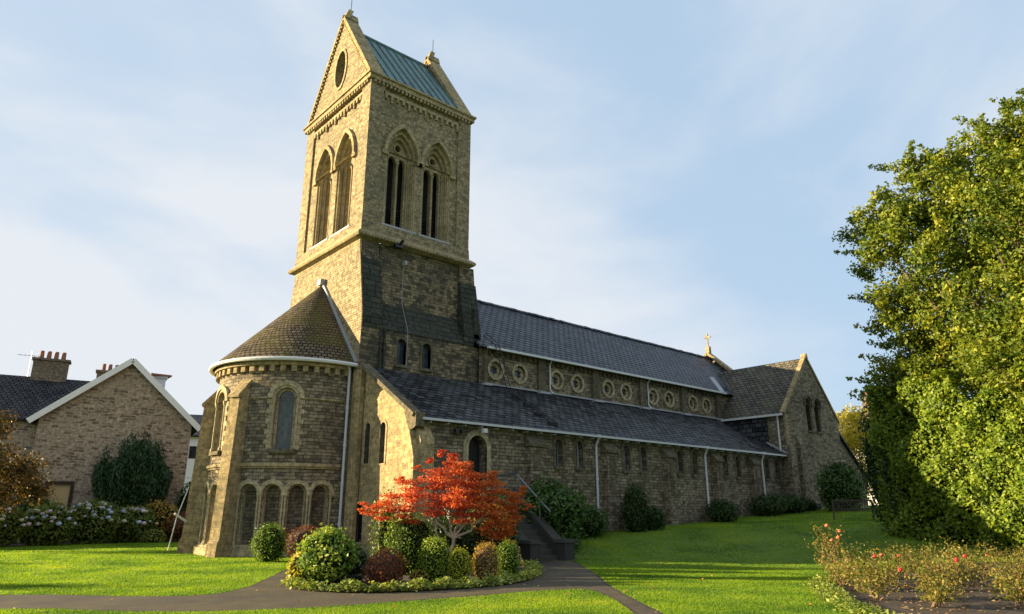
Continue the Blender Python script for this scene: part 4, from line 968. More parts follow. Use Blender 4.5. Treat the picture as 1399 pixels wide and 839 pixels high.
def limb(mb, a, b, r0, r1, wob=.1, n=6, m=0):
    a = Vector(a); b = Vector(b); L = (b - a).length; pts = []
    for i in range(n + 1):
        f = i / n; p = a.lerp(b, f); p += Vector((random.uniform(-1, 1), random.uniform(-1, 1), random.uniform(-.5, .5))) * wob * L * math.sin(math.pi * f)
        pts.append(p)
    mb.tube(pts, [r0 + (r1 - r0) * i / n for i in range(n + 1)], 7, m); return pts
def tree(name, base, clumps, mat, bark, label, cat='tree', per=900, size=.15, r0=.25, trunk_top=None, group=None, thick=.75, zsq=.8, fork=None, twigs=True):
    """clumps: (x, y, z, radius) relative to base"""
    z = g1(base[0], base[1]); root = empty(name, (base[0], base[1], z), label=label, cat=cat, group=group)
    mb = MB(); tt = Vector(trunk_top or (0, 0, 2)); limb(mb, (0, 0, -.2), tt, r0, r0 * .7, .03)
    for c in clumps:
        big = c[3] > .75 or len(clumps) < 60
        if twigs and big: limb(mb, tt * random.uniform(.75, 1), Vector(c[:3]), r0 * .35, r0 * .06, .08)
        if twigs and (big or random.random() < .2):
            for _ in range(2):
                d = Vector(unit(1)[0]); limb(mb, Vector(c[:3]), Vector(c[:3]) + d * c[3] * .8, r0 * .08, r0 * .03, .1, 4)
    mb.build('trunk', [bark], root, smooth=True, world=False)
    V = []
    for c in clumps:
        SEED[0] += 1; k = int(per * c[3] ** 2)
        P, nn = shell_pts(k, c[:3], (c[3], c[3], c[3] * zsq), SEED[0], .3, thick); V.append(leaves(P, nn, size, .6, 1.0, droop=.3))
    quads_mesh('crown', np.concatenate(V), [mat], parent=root); return root

# red maple
cl = []
for x, y, z, r in ((0, 0, 2.6, .42), (-.35, .3, 2.45, .4), (.45, -.3, 2.35, .42), (-.85, .75, 2.2, .36), (-1.2, 1.1, 1.85, .36), (-1.5, 1.4, 1.6, .3), (.8, -.6, 2.15, .38), (1.15, -.9, 1.9, .32), (.2, .1, 2.05, .45), (-.6, .2, 1.8, .42), (.35, -.6, 1.75, .42), (.85, -.5, 1.7, .36), (0, -.4, 1.55, .32), (-.1, .1, 3.0, .22), (.75, -1.0, 1.4, .32), (.85, -.9, 1.12, .3), (1.0, -1.0, .95, .2), (.5, -.8, 1.2, .25), (-1.75, 1.6, 1.75, .16), (1.35, -1.15, 2.2, .12), (-.8, .7, 2.75, .1), (-.5, .5, 2.95, .1), (-.3, .3, 3.15, .12), (1.2, -1.0, 1.5, .24), (.25, 0, 2.8, .22), (.75, -.5, 2.55, .2), (-1.0, .5, 1.9, .3), (-.3, -.5, 1.95, .36), (-.9, .9, 1.5, .28), (1.45, -1.2, 1.75, .12), (-1.1, 1.0, 2.45, .12)):
    cl.append((x * 1.08, y * .92, z, r))
root = empty('red_maple', (11.6, 15.5, 0), label='red and orange Japanese maple with pale bare branches in front of the church', cat='tree')
mb = MB(); fk = Vector((.0, .05, .95)); limb(mb, (.05, .3, 0), fk, .055, .045, .06)
for tgt in ((-.75, .35, 1.7), (.55, -.35, 1.75), (-.15, .3, 2.0), (.95, -.8, 1.6), (.3, -.1, 2.3)):
    p = limb(mb, fk, tgt, .036, .018, .09); 
    for _ in range(4): q = p[random.randint(2, 5)]; limb(mb, q, q + Vector((random.uniform(-.7, .7), random.uniform(-.7, .7), random.uniform(.2, .6))), .012, .005, .1, 4)
limb(mb, (.1, .25, .1), (-.45, .25, 1.25), .03, .02, .08); limb(mb, (-.45, .25, 1.25), (-.8, .55, 1.8), .02, .01, .1)
mb.build('trunk', ['barkpale'], root, smooth=True, world=False)
V = []
for c in cl:
    SEED[0] += 1; k = int(6000 * c[3] ** 2) + 50
    # layered sprays: flattened discs of small leaves
    for j in range(3):
        P, nn = shell_pts(k // 3, (c[0] + random.uniform(-.12, .12), c[1] + random.uniform(-.12, .12), c[2] + (j - 1) * c[3] * .5), (c[3] * random.uniform(.8, 1.2), c[3] * random.uniform(.8, 1.2), c[3] * .27), SEED[0] + j * 77, .35, .8)
        V.append(leaves(P, np.tile([0, 0, 1.], (len(P), 1)), .072, .6, .9, droop=.4))
quads_mesh('crown', np.concatenate(V), [L_['maple']], parent=root)

# shrubs against the church
shrub('apse_shrub', 10.2, 24.1, 1.15, 1.2, L_['green'], 'small green shrub against the blind arcade of the apse', n=2500, size=.07)
shrub('dry_shrub', 11.7, 24.6, 1.5, 1.15, L_['redbrown'], 'brown dry shrub at the right foot of the apse', n=1600, size=.07, core='corebrown', amp=.2)
shrub('rhododendron', 18.85, 19.3, 2.9, 2.35, L_['rhod'], 'big dark glossy rhododendron right of the stone steps', n=3600, size=.19, aspect=.38, amp=.22, depth=2.6)
shrub('wall_shrub', 22.0, 20.3, 1.6, 1.25, L_['rhod'], 'low dark shrub between the rhododendron and the first downpipe', n=1500, size=.13, aspect=.4)
shrub('wall_shrub', 24.9, 20.2, 1.2, 2.0, L_['dark'], 'tall narrow dark shrub against the first buttress right of the steps', n=2200, size=.1, amp=.3)
shrub('wall_shrub', 26.1, 20.2, 1.3, 1.0, L_['dark'], 'low dark shrub on the right of the tall narrow one', n=1500, size=.1)
shrub('wall_shrub', 31.9, 20.3, 1.7, 1.05, L_['dark'], 'dark shrub at the foot of the middle white downpipe', n=1500, size=.12)
for i, (x, w, h, lb) in enumerate(((36.2, 2.0, 1.1, 'wide dark shrub left of the third white downpipe'), (38.2, 1.9, .95, 'dark shrub below the last pair of aisle windows'), (39.9, 1.5, .7, 'low shrub by the foot of the cross gable'))):
    shrub('wall_shrub', x, 20.1, w, h, L_['dark'], lb, n=1400, size=.13, amp=.28)
shrub('white_flowering_plant', 41.2, 19.9, .7, .45, leafmat('white flower', [(.10, .14, .05), (.5, .5, .45), (.75, .75, .7)], .2), 'small white flowered plant at the corner of the cross gable', cat='plant', n=400, size=.09)
o = shrub('pink_hydrangea', 40.8, 18.2, 3.6, 2.7, L_['rhod'], 'large dark shrub with faded pink heads behind the bench', n=4200, size=.15, depth=2.4, amp=.3)
fm = leafmat('faded pink flower', [(.25, .12, .10), (.42, .24, .2), (.5, .36, .3)], .2)
fl = core_quads((0, 0, 0), (.12, .12, .08), 5, .12, 1, nu=9, nv=5); f0 = None
for k in range(14):
    a = random.uniform(math.pi * .75, math.pi * 1.85); e = random.uniform(.9, 1.35); p = (math.cos(a) * 1.7 * math.cos(e), math.sin(a) * 1.15 * math.cos(e), 1.24 + 1.5 * math.sin(e))
    if f0 is None: f0 = quads_mesh('flower_head', fl, [fm], parent=o, loc=p)
    else: c = f0.copy(); COL.objects.link(c); c.parent = o; c.location = p
# bench
bx, by = 34.9, 15.1; bz = g1(bx, by); be = empty('garden_bench', (bx, by, bz), label='weathered wooden slatted garden bench on the far lawn by the hedge', cat='bench')
ang = math.atan2(14.2 - 16.0, 35.25 - 34.47); be.rotation_euler = (0, 0, ang)
mb = MB(); 
for k in range(5): mb.box(-.85, .85, -.24 + k * .1, -.165 + k * .1, .40, .43)
mb.build('seat', ['wood'], be, world=False)
mb = MB(); mb.beam((-.85, .28, .9), (.85, .28, .9), .05, .08); mb.beam((-.85, .25, .5), (.85, .25, .5), .04, .06)
for k in range(15): x = -.77 + k * .11; mb.beam((x, .25, .5), (x, .28, .88), .035, .02, 0, up=(0, 1, 0))
mb.build('backrest', ['wood'], be, world=False)
for x in (-.85, .85):
    for y, h in ((-.25, .62), (.25, .92)): mb = MB(); mb.box(x - .03, x + .03, y - .03, y + .03, -.1, h); mb.build('leg', ['wood'], be, world=False)
    mb = MB(); mb.box(x - .04, x + .04, -.3, .26, .62, .66); mb.build('armrest', ['wood'], be, world=False)

# hedge, yew and big tree on the right
def hedge(x0, y0, x1, y1, th, h, n, mat, name, label, cat, size=.12, seed=3, top_var=.55):
    d = np.array([x1 - x0, y1 - y0]); L = np.hypot(*d); d /= L; nr = np.array([-d[1], d[0]])
    s = RNG.random(n); f = RNG.random(n); T = np.where(f < .62, 1, np.where(f < .8, 2, 0))
    along = RNG.uniform(0, L, n); hh = h + top_var * np.sin(along * 1.7 + seed) + top_var * .5 * np.sin(along * 4.1)
    up = RNG.uniform(0, 1, n) * hh; bulge = .22 * np.sin(along * 1.3 + up * 1.9) + .15 * np.sin(along * 3.7 - up * 3.1) + .08 * np.sin(along * 7.1 + up * 6.3)
    side = np.where(RNG.random(n) < .72, -1, 1)
    off = np.where(T == 2, RNG.uniform(-th / 2, th / 2, n), side * (th / 2 + bulge - RNG.random(n) ** 1.6 * .5)); zz = np.where(T == 2, hh - RNG.random(n) * .25, up)
    end = T == 0; along = np.where(end, np.where(RNG.random(n) < .5, RNG.random(n) * .3, L - RNG.random(n) * .3), along); off = np.where(end, RNG.uniform(-th / 2, th / 2, n), off)
    x = x0 + d[0] * along + nr[0] * off; y = y0 + d[1] * along + nr[1] * off
    cx, cy = (x0 + x1) / 2, (y0 + y1) / 2; cz = g1(cx, cy)
    P = np.stack([x - cx, y - cy, zz + gz(x, y) - cz], -1); sg = np.sign(off)
    nn = np.where((T == 2)[:, None], [0, 0, 1.], np.stack([nr[0] * sg, nr[1] * sg, 0 * sg], -1))
    LV = leaves(P, nn, size, .6, .9); q = []
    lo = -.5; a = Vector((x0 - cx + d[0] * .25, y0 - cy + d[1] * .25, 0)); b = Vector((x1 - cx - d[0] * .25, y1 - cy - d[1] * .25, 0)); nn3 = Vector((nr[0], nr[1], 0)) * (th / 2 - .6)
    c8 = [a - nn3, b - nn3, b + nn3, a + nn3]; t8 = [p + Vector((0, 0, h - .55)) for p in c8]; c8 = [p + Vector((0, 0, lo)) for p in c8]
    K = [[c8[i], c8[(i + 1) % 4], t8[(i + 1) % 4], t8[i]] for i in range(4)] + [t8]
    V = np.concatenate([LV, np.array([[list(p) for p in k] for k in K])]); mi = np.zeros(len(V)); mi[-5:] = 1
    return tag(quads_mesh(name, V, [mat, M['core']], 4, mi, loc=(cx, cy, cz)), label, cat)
hedge(32.0, 11.9, 27.4, -3.0, 2.2, 6.0, 92000, L_['hedge'], 'tall_hedge', 'tall leafy hedge at the right, shadowed at its near foot and sunlit above', 'hedge', size=.15)
shrub('yew_tree', 31.9, 11.9, 2.3, 5.8, L_['dark'], 'dark rounded yew at the left end of the tall hedge', cat='tree', n=9000, size=.13, amp=.12)
cl = []
for x, y, z, r in ((-2.0, 6.3, 14.2, 1.1), (-1.6, 5.4, 12.6, 1.6), (-1.2, 5.9, 10.6, 1.5), (-.6, 5.6, 8.9, 1.4), (-.6, 4.6, 7.6, 1.5), (-.8, 3.6, 15.6, 1.5), (-1.4, 4.2, 14.3, 1.5), (-.8, 3.0, 17.0, 1.0), (.2, 1.8, 17.0, 1.8), (-1.6, 3.2, 11.8, 1.9), (-1.8, 3.2, 9.0, 1.9), (-2.0, 2.2, 6.6, 1.9), (-1.6, 1.6, 13.8, 2.0), (-2.0, 1.0, 11.0, 2.0), (-2.4, .4, 8.0, 2.0), (-2.6, .2, 5.2, 1.8), (-2.2, -1.0, 13.0, 2.1), (-2.6, -1.6, 10, 2.1), (-2.8, -2.0, 7, 2.0), (.2, -.6, 17.2, 1.9), (-.6, -1.8, 15.6, 2.0), (1.4, 2.6, 14.5, 2.2), (1.6, 4.2, 11.5, 2.0), (1.6, 3.5, 8, 2.2), (2.2, .4, 16.4, 2.0), (-2.2, -3.6, 9, 2.3), (-1.6, -3.8, 12.8, 2.3), (-2.0, 1.2, 4.8, 1.4), (-2.5, -1.5, 4.4, 1.7), (-.2, -.5, 19.2, 1.0), (0, 1.1, 18.4, 1.2), (-.6, 5.9, 8.0, 1.3), (-.4, 6.4, 6.8, 1.1), (-.7, 5.2, 6.4, 1.2), (-.3, 7.0, 6.0, .7), (-1.0, 4.6, 17.6, .7), (-1.0, 5.6, 16.6, .6), 
                 (-2.0, 7.2, 14.0, .55), (-1.3, 7.0, 12.2, .6), (-.9, 4.6, 17.5, .5), (-1.0, 7.0, 7.6, .55), (-.8, 6.9, 9.6, .5), (-.6, 3.7, 18.2, .5), (-.4, 2.4, 18.9, .5)):
    cl.append((x, y - .3, z * .96 - max(0, z - 13) * .24, r))
sub = []
for c in cl:
    if c[3] < .7: sub.append(c); continue
    sub.append((c[0] + .3, c[1], c[2], c[3] * .82))
    for v in unit(9): sub.append((c[0] + v[0] * c[3] * .72, c[1] + v[1] * c[3] * .72, c[2] + v[2] * c[3] * .66, c[3] * random.uniform(.28, .5)))
    for v in unit(5):      # thin sprays reaching out of the crown
        q = [c[0] + v[0] * c[3] * .9, c[1] + v[1] * c[3] * .9, c[2] + abs(v[2]) * c[3] * .85]
        for k in range(4): sub.append((q[0] + v[0] * .34 * k, q[1] + v[1] * .34 * k, q[2] + .12 * k, .30 - .05 * k))
tree('broadleaf_tree', (32.4, 4.9), sub, L_['tree'], 'bark', 'huge sunlit yellow green broadleaf tree filling the right edge', per=640, size=.17, r0=.38, trunk_top=(0, 0, 5), thick=.9)

# roses
rose_m = simple('red rose petal', (.55, .02, .03), .5); rose_o = simple('coral rose petal', (.75, .16, .08), .5)
RQ = core_quads((0, 0, 0), (.042, .042, .036), 9, .2, 1, nu=8, nv=5)
def rose_bush(x, y, h, w, label, flowers=0, red=True):
    z = g1(x, y); root = empty('rose_bush', (x, y, z), label=label, cat='rose bush', group='rose bushes in the bed at the right')
    mb = MB(); P = []
    for k in range(9):
        a = random.uniform(0, 6.28); t = Vector((math.cos(a) * w * .5 * random.uniform(.3, 1), math.sin(a) * w * .5 * random.uniform(.3, 1), h * random.uniform(.6, 1)))
        pts = limb(mb, (random.uniform(-.08, .08), random.uniform(-.08, .08), 0), t, .010, .005, .12, 5)
        for q in pts[2:]:
            for _ in range(random.choice((10, 18, 26))): P.append(q + Vector((random.gauss(0, .11), random.gauss(0, .11), random.gauss(0, .09))))
        if k == 0: tip = t
    mb.build('stems', ['twig'], root, world=False)
    P = np.array([list(p) for p in P]); P = P[P[:, 2] > .12]
    quads_mesh('leaves', leaves(P, np.tile([0, 0, 1.], (len(P), 1)), .065, .6, 1.2), [L_['rose']], parent=root)
    for k in range(flowers):
        a = random.uniform(0, 6.28); p = (math.cos(a) * w * .3, math.sin(a) * w * .3, h * random.uniform(.8, 1.08)) if k else tuple(tip)
        quads_mesh('flower', RQ, [rose_m if red else rose_o], parent=root, loc=p)
rb = [(17.3, 8.1, 1.35, .8, 4, False, 'tallest rose bush, at the left tip of the bed, with coral blooms'), (16.4, 7.6, .75, .8, 0, True, 'low rose bush nearest the left edge of the rose bed'), (18.8, 8.0, 1.0, .9, 1, False, 'rose bush behind the tallest one with one coral bloom'),
      (15.6, 6.7, .7, .8, 0, True, 'bare twiggy rose bush near the front left edge'), (17.5, 6.9, .85, .8, 2, True, 'rose bush with two deep red blooms left of the bed middle'), (16.9, 5.6, .8, .85, 2, True, 'rose bush with red blooms in the middle front of the bed'),
      (19.2, 6.8, .95, .9, 0, True, 'yellowing rose bush in the middle of the bed'), (18.6, 5.6, .8, .9, 1, True, 'rose bush with one red bloom near the right of the bed'), (15.2, 5.2, .6, .7, 0, True, 'short rose bush at the front of the bed'),
      (21.0, 7.6, .9, 1.0, 0, True, 'rose bush at the back of the bed in front of the hedge shadow'), (21.5, 6.2, .9, 1.0, 1, True, 'rose bush with a red bloom at the back right'), (17.9, 4.6, .75, .9, 0, True, 'orange tinged rose bush close to the right edge of the photo'),
      (23.5, 7.5, .9, 1.1, 0, True, 'green rose bush at the far back of the bed'), (24.3, 6.3, .9, 1.1, 1, True, 'rose bush with one red bloom at the far right back'), (20.3, 5.1, .85, .9, 0, True, 'leafy rose bush at the right side of the bed'), (16.2, 4.3, .55, .6, 0, True, 'smallest rose bush at the front right corner'), (14.4, 6.0, .55, .7, 0, True, 'sparse rose bush at the very front left of the bed'), (14.1, 4.9, .5, .7, 0, True, 'sparse brown rose bush nearest the bottom edge'), (18.3, 6.3, .7, .8, 0, True, 'brown rose bush in the centre of the bed'), (16.2, 6.6, .65, .8, 1, True, 'low rose bush with one red bloom left of centre'), (15.0, 3.9, .5, .7, 0, True, 'brown rose bush at the bottom right corner of the photo')]
for x, y, h, w, nf, red, lb in rb: rose_bush(x, y, h * (.85 if h < 1.3 else .95), w * 1.25, lb, nf, red)
n = 4200; poly = np.array(ROSE); seg = [i for i in range(len(ROSE)) if ROSE[i][0] < 18.5 and ROSE[i][1] > 2.5]; ii = RNG.choice(seg, n); a = poly[ii]; b = poly[(ii + 1) % len(poly)]
P = a + (b - a) * RNG.random(n)[:, None] + RNG.normal(0, .13, (n, 2)); P += (np.array([18, 6]) - P) / np.linalg.norm(np.array([18, 6]) - P, axis=1)[:, None] * .15
P3 = np.stack([P[:, 0], P[:, 1], gz(P[:, 0], P[:, 1]) + .02 + RNG.random(n) * .12], -1)
tag(quads_mesh('ground_cover', leaves(P3, np.tile([0, 0, 1.], (n, 1)), .07, .7, .7), [leafmat('edging leaf', [(.08, .14, .02), (.2, .26, .04), (.34, .36, .06)], .3)]), 'low green edging plants round the rose bed', 'edging plants', kind='stuff')
n = 1900; x = RNG.uniform(12, 24, n); y = RNG.uniform(3, 9, n); k = inside(ROSE, x, y); x, y = x[k], y[k]; P3 = np.stack([x, y, gz(x, y) + .03], -1)
tag(quads_mesh('fallen_leaves', leaves(P3, np.tile([0, 0, 1.], (len(x), 1)), .08, .7, .35), [leafmat('fallen leaf', [(.25, .12, .04), (.42, .3, .15)], .1)]), 'fallen brown leaves scattered on the rose bed soil', 'leaf litter', kind='stuff')

n = 1500; r_ = np.exp(RNG.uniform(math.log(8), math.log(34), n)); a_ = np.radians(RNG.uniform(25, 88, n)); x = r_ * np.cos(a_); y = r_ * np.sin(a_); k = ~inside(BED, x, y) & (y < 20.5) & (RNG.random(n) < .35 + .65 * (np.hypot(x - 12, y - 14) < 5)); x, y = x[k], y[k]
P3 = np.stack([x, y, gz(x, y) + .035], -1)
tag(quads_mesh('fallen_leaves', leaves(P3, np.tile([0, 0, 1.], (len(x), 1)), .055, .7, .4), [leafmat('fallen maple leaf', [(.30, .06, .02), (.42, .22, .05), (.4, .3, .12)], .1)]), 'few fallen red and tan leaves scattered on the lawn and path', 'leaf litter', kind='stuff')

# ------------------------------------------------------------------ left: border and house
hy_cols = [simple('pale blue flower', (.36, .42, .60), .7, var=.25, vs=14), simple('cream flower', (.46, .43, .31), .7, var=.2, vs=14), simple('mauve flower', (.50, .42, .52), .7, var=.25, vs=14)]
HQ = core_quads((0, 0, 0), (.15, .15, .11), 12, .15, 1, nu=10, nv=6)
hyd = [(2.2, 42.2, 2.6, 1.5, 'leftmost hydrangea bush with a few pale heads'), (4.4, 42.9, 2.8, 1.9, 'cream headed hydrangea under the orange tree'), (6.6, 43.4, 2.6, 2.0, 'hydrangea with blue heads in front of the low house window'), (8.7, 44.0, 2.8, 2.25, 'largest hydrangea, pale blue heads, in front of the conifer'), (10.8, 44.4, 2.6, 1.9, 'hydrangea with cream heads to the right of the largest one')]
for i, (x, y, w, h, lb) in enumerate(hyd):
    o = shrub('hydrangea', x, y, w, h, L_['hyd'], lb, cat='hydrangea', group='hydrangeas along the border by the house', n=3200, size=.16, amp=.12, depth=2.2)
    for k in range(26):
        a = random.uniform(math.pi * .95, math.pi * 1.9); e = random.uniform(.1, 1.3); ce = math.cos(e)
        p = (math.cos(a) * w * .49 * ce, math.sin(a) * 1.06 * ce, h * .46 + h * .51 * math.sin(e)); q = quads_mesh('flower_head', HQ, [hy_cols[(i + k) % 3 if i != 3 else (0 if k % 3 else 1)]], parent=o, loc=p); s_ = random.uniform(.45, .95); q.scale = (s_, s_, s_)
shrub('border_shrub', 12.3, 45.0, 2.2, 2.2, L_['tan'], 'olive brown shrub right of the hydrangeas', n=2600, size=.14, amp=.15)
shrub('border_shrub', 13.5, 43.8, 2.2, 1.7, L_['redbrown'], 'low reddish shrub beside the left edge of the apse', n=2400, size=.12, amp=.15, core='corebrown')
shrub('border_shrub', 14.6, 46.2, 2.4, 3.6, L_['dark'], 'tall dark shrub between the house and the apse', n=3000, size=.15)
shrub('border_shrub', 11.7, 43.2, 1.2, .7, L_['cover'], 'small low pale leaved shrub at the lawn edge', n=900, size=.09)
shrub('border_shrub', 6.4, 47.0, 2.2, 2.6, L_['dark'], 'dark shrub below the low house window', n=2200, size=.15)
# conifer
root = empty('conifer', (11.2, 47.0, 0), label='dark conical conifer in front of the stone gable', cat='tree')
mb = MB(); mb.tube([(0, 0, -.1), (0, 0, 5)], [.14, .04], 7); mb.build('trunk', ['bark'], root, world=False)
V = []; K = []
for k in range(26):
    a = k * 2.4; rr_ = 1.75 * math.sqrt((k + .5) / 26); top = 6.9 - rr_ * 1.45 + random.uniform(-.7, .4); hh = top * .42; rad = random.uniform(.38, .6)
    c = (rr_ * math.cos(a), rr_ * math.sin(a), top - hh); SEED[0] += 1
    P, nn = shell_pts(1500, c, (rad, rad, hh), SEED[0], .25, .4, .1); P[:, :2] *= np.clip((P[:, 2:3] + 2.6) / 5.2, .55, 1.2)
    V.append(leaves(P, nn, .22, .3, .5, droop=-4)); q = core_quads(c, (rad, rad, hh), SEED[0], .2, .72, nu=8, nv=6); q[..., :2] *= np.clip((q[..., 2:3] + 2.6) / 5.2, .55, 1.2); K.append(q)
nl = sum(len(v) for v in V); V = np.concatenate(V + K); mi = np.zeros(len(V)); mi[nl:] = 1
quads_mesh('crown', V, [L_['conif'], M['core']], 4, mi, parent=root)
tree('autumn_tree', (2.2, 39.6), [(2.6, .1, 3.6, .9), (3.2, .2, 2.6, .8), (1.0, .1, 5.4, 1.0), (0, 0, 5.0, 1.5), (-.9, .3, 6.1, 1.4), (1.2, 0, 3.9, 1.3), (2.3, .2, 3.1, 1.0), (-1.6, .1, 4.2, 1.6), (.6, -.2, 2.8, 1.3), (-.9, 0, 2.6, 1.4), (1.8, -.2, 2.2, .9), (-.3, 0, 6.9, .8), (2.9, .4, 2.7, .6), (-2.8, 0, 5.5, 1.6)], L_['autumn'], 'bark', 'orange and brown autumn tree at the left edge of the photo', per=900, size=.15, r0=.14, trunk_top=(0, 0, 2.6))
# stone house
A0 = Vector((6.15, 49.66, 0)); B0 = Vector((14.3, 47.9, 0)); ud = (B0 - A0).normalized(); nd = Vector((ud.y, -ud.x, 0)); HL = (B0 - A0).length; fr = Fr(A0, ud, nd)
ho = empty('stone_house', (10, 50, 0), label='old stone house with a broad gable and white bargeboards behind the conifer', cat='house')
HZ = 7.2; PK = 10.9; mid = HL * .53
mb = MB(); solid(mb, fr, [(0, 0), (HL, 0), (HL, HZ), (mid, PK), (0, HZ)], [rect(1.0, 2.3, 1.7, 3.3)], -.3, 0, 0)
mb.prism([fr.P(0, 0, -.3), fr.P(0, 0, -10), fr.P(0, HZ, -10), fr.P(0, HZ, -.3)], ud * .3); mb.prism([fr.P(HL - .3, 0, -.3), fr.P(HL - .3, 0, -10), fr.P(HL - .3, HZ, -10), fr.P(HL - .3, HZ, -.3)], ud * .3)
part(mb, 'wall', ['house'], ho)
mb = MB()
for a, b, s in (((-.45, HZ - .38), (mid, PK + .12), -1), ((HL + .45, HZ - .38), (mid, PK + .12), 1)):
    slab(mb, fr.P(a[0], a[1], .35), fr.P(b[0], b[1], .35), fr.P(b[0], b[1], -10), fr.P(a[0], a[1], -10), .14)
part(mb, 'roof', ['tile'], ho)
mb = MB()
for a, b in (((-.5, HZ - .45), (mid, PK + .0)), ((HL + .5, HZ - .45), (mid, PK + .0))): mb.beam(fr.P(a[0], a[1], .37), fr.P(b[0], b[1], .37), .06, .34, 0)
part(mb, 'bargeboard', ['white'], ho)
w = MB(); solid(w, fr, rect(.92, 2.38, 1.6, 3.38), [rect(1.1, 2.2, 1.8, 3.2)], -.2, .04); o = part(w, 'window', ['corebrown'], ho); g = MB(); g.poly([fr.P(1.0, 1.7, -.15), fr.P(2.3, 1.7, -.15), fr.P(2.3, 3.3, -.15), fr.P(1.0, 3.3, -.15)]); part(g, 'glass', [simple('window blind behind glass', (.5, .36, .16), .3)], o)
def stack(parent, c, w, d, z0, z1, pots, name='chimney', mat='brickdark', potm='potred'):
    mb = MB(); x, y = c.x, c.y
    mb.prism([c - ud * w / 2 - nd * d / 2 + Vector((0, 0, z0)), c + ud * w / 2 - nd * d / 2 + Vector((0, 0, z0)), c + ud * w / 2 + nd * d / 2 + Vector((0, 0, z0)), c - ud * w / 2 + nd * d / 2 + Vector((0, 0, z0))], (0, 0, z1 - z0))
    w += .2; d += .2
    mb.prism([c - ud * w / 2 - nd * d / 2 + Vector((0, 0, z1)), c + ud * w / 2 - nd * d / 2 + Vector((0, 0, z1)), c + ud * w / 2 + nd * d / 2 + Vector((0, 0, z1)), c - ud * w / 2 + nd * d / 2 + Vector((0, 0, z1))], (0, 0, .15))
    o = part(mb, name, [mat], parent)
    for k in range(pots):
        m2 = MB(); p = c + ud * ((k - (pots - 1) / 2) * .42); m2.tube([p + Vector((0, 0, z1 + .12)), p + Vector((0, 0, z1 + .7))], [.15, .12], 8); part(m2, 'chimney_pot', [potm], o)
stack(ho, fr.P(mid + 1.8, 0, -6), .9, .7, 8.5, 10.9, 0, mat='render')
mb = MB(); c = fr.P(mid + 1.8, 0, -6); mb.prism([c + Vector((-.7, -.6, 11.05)), c + Vector((.7, -.6, 11.05)), c + Vector((.7, .6, 11.05)), c + Vector((-.7, .6, 11.05))], (0, 0, .12)); part(mb, 'chimney_cap', ['potred'], ho)
# neighbouring wing
hw_ = empty('slate_roofed_cottage', (2, 53, 0), label='dark tiled stone cottage with a four-pot chimney left of the gabled house', cat='house')
mb = MB(); fr2 = Fr(A0 - ud * 14 - nd * 1.0, ud, nd); solid(mb, fr2, rect(0, 14.0, 0, 7.1), [], -.3, 0); part(mb, 'wall', ['house'], hw_)
mb = MB(); slab(mb, fr2.P(-.2, 6.95, .4), fr2.P(17.2, 6.95, .4), fr2.P(17.2, 10.3, -4.6), fr2.P(-.2, 10.3, -4.6), .12); slab(mb, fr2.P(-.2, 6.95, -9.6), fr2.P(17.2, 6.95, -9.6), fr2.P(17.2, 10.3, -4.6), fr2.P(-.2, 10.3, -4.6), .12); part(mb, 'roof', ['tile'], hw_)
stack(hw_, fr2.P(13.6, 0, -4.6), 2.0, .8, 9.4, 11.4, 4)
mb = MB(); p = fr2.P(12.4, 0, -4.6); mb.tube([p + Vector((0, 0, 10)), p + Vector((0, 0, 12.0))], .02, 5)
for k in range(5): q = p + Vector((0, 0, 11.7)) + ud * (-.6 + k * .25); mb.tube([q - nd * .3, q + nd * .3], .012, 4)
mb.tube([p + Vector((0, 0, 11.7)) - ud * .8, p + Vector((0, 0, 11.7)) + ud * .5], .012, 4); part(mb, 'aerial', ['rail'], hw_)
b3 = empty('distant_chimney_stack', (11, 59, 0), label='chimney stack with three clay pots just behind the gabled house', cat='chimney')
stack(b3, Vector((11.2, 59, 0)), 1.6, .8, 0, 11.7, 3, name='stack')
# white building behind
wb = empty('white_building', (19, 67, 0), label='white rendered building with grey roof seen between the house and the apse', cat='house')
c0 = Vector((16.5, 67.5, 0)); u3 = Vector((.93, -.36, 0)).normalized(); n3 = Vector((u3.y, -u3.x, 0)); f3 = Fr(c0, u3, n3)
mb = MB(); solid(mb, f3, rect(0, 9, 0, 8.3), [rect(3.55, 4.15, 6.2, 7.3), rect(1, 1.9, 6.2, 7.3), rect(6, 6.9, 6.2, 7.3)], -.3, 0); part(mb, 'wall', ['render'], wb)
mb = MB(); slab(mb, f3.P(-.3, 8.2, .4), f3.P(9.3, 8.2, .4), f3.P(9.3, 10.6, -4), f3.P(-.3, 10.6, -4), .12); part(mb, 'roof', ['slatedark'], wb)
for a, b in ((3.55, 4.15), (1, 1.9), (6, 6.9)):
    w = MB(); solid(w, f3, rect(a, b, 6.2, 7.3), [rect(a + .07, b - .07, 6.27, 7.23)], -.2, -.1); o = part(w, 'window', ['corebrown'], wb); g = MB(); g.poly([f3.P(a, 6.2, -.2), f3.P(b, 6.2, -.2), f3.P(b, 7.3, -.2), f3.P(a, 7.3, -.2)]); part(g, 'glass', ['glass'], o)
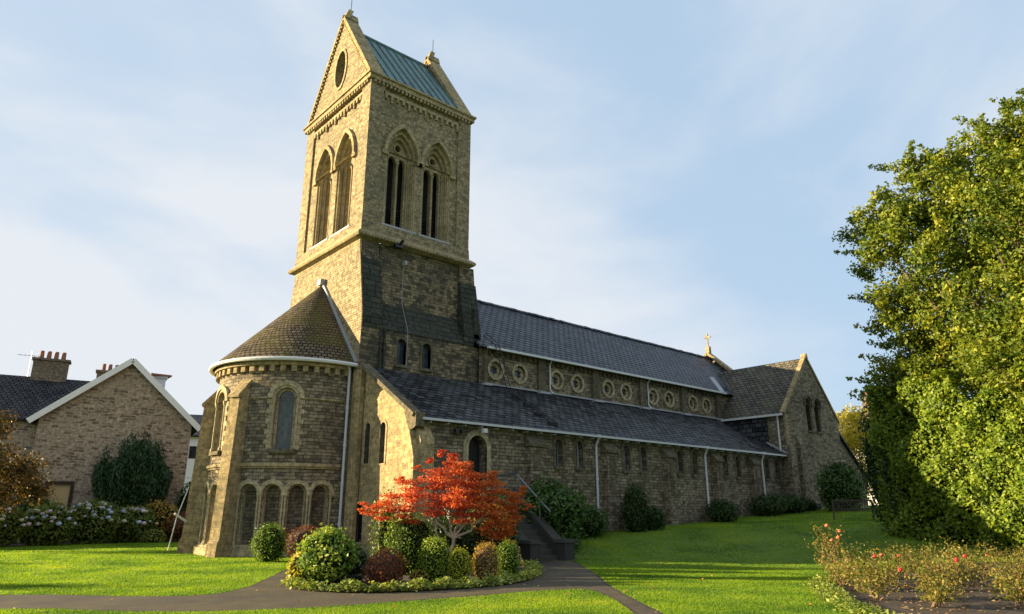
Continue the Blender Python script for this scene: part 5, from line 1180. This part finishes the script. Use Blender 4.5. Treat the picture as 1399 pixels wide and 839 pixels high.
# right background
fh = empty('far_house', (66, 28, 0), label='distant house with a pale roof and clay chimney seen beside the cross gable', cat='house')
mb = MB(); u4 = Vector((.36, -.93, 0)); n4 = Vector((-.93, -.36, 0)); f4 = Fr((60, 36, 0), u4, n4); solid(mb, f4, rect(0, 26, 1, 7.6), [], -.3, 0); part(mb, 'wall', ['render'], fh)
mb = MB(); slab(mb, f4.P(-.5, 7.4, .5), f4.P(26.5, 7.4, .5), f4.P(26.5, 10.7, -4), f4.P(-.5, 10.7, -4), .12); part(mb, 'roof', ['slatebrown'], fh)
mb = MB(); c = f4.P(11.9, 0, -3.5); mb.box(c.x - .6, c.x + .6, c.y - .6, c.y + .6, 9, 11.9); part(mb, 'chimney', ['brickdark'], fh)
for k in (-1, 1): m2 = MB(); m2.tube([(c.x, c.y + k * .28, 11.9), (c.x, c.y + k * .28, 12.7)], .16, 8); part(m2, 'chimney_pot', ['potred'], fh)
tree('golden_tree', (56.0, 23.6), [(0, 0, 5.0, 1.7), (.3, -1.4, 4.2, 1.6), (-.2, 1.5, 4.0, 1.6), (0, -.3, 6.6, 1.2), (.2, -2.6, 3.2, 1.5), (0, 0, 2.6, 1.6), (0, 1.9, 2.4, 1.4), (.1, -1.6, 1.8, 1.6)], L_['goldtree'], 'bark', 'sunlit golden tree between the cross gable and the yew', per=600, size=.22, r0=.12, trunk_top=(0, 0, 2.5))
# unseen bushes added past the left edge to throw shade streaks over the lawn
for x, y, w, h, lb in ((-4.2, 29.3, 1.6, 2.1, 'rounded unseen bush added to shade the lawn, beyond the left edge, halfway to the house'), (-2.8, 25.0, 1.5, 2.4, 'unseen bush added to shade the lawn, beyond the left edge, nearest the path'), (-5.5, 26.6, 1.2, 2.6, 'narrow unseen bush added to shade the lawn, behind the one nearest the path'), (-1.5, 33.2, 1.5, 1.7, 'low unseen bush added to shade the lawn, beyond the left edge, nearest the hydrangeas')):
    shrub('shade_bush', x, y, w, h, L_['green'], lb, cat='bush', n=1500, size=.1, amp=.2, thick=.5, cf=.6)
n = 26000; a_ = RNG.uniform(-60, 170, n); rr = 150 + 25 * np.sin(np.radians(a_ * 3)) + RNG.uniform(-6, 6, n); x = rr * np.cos(np.radians(a_)); y = rr * np.sin(np.radians(a_)); hh = 5.5 + 1.6 * np.sin(np.radians(a_ * 23)) + 1.0 * np.sin(np.radians(a_ * 61))
P3 = np.stack([x, y, RNG.random(n) * hh], -1)
tag(quads_mesh('distant_trees', leaves(P3, np.stack([-np.cos(np.radians(a_)), -np.sin(np.radians(a_)), .3 + 0 * a_], -1), 1.5, .8, .9), [L_['green']]), 'far-off belt of trees beyond the houses', 'trees', kind='stuff')
print('faces', sum(len(o.data.polygons) for o in S.objects if o.type == 'MESH'))
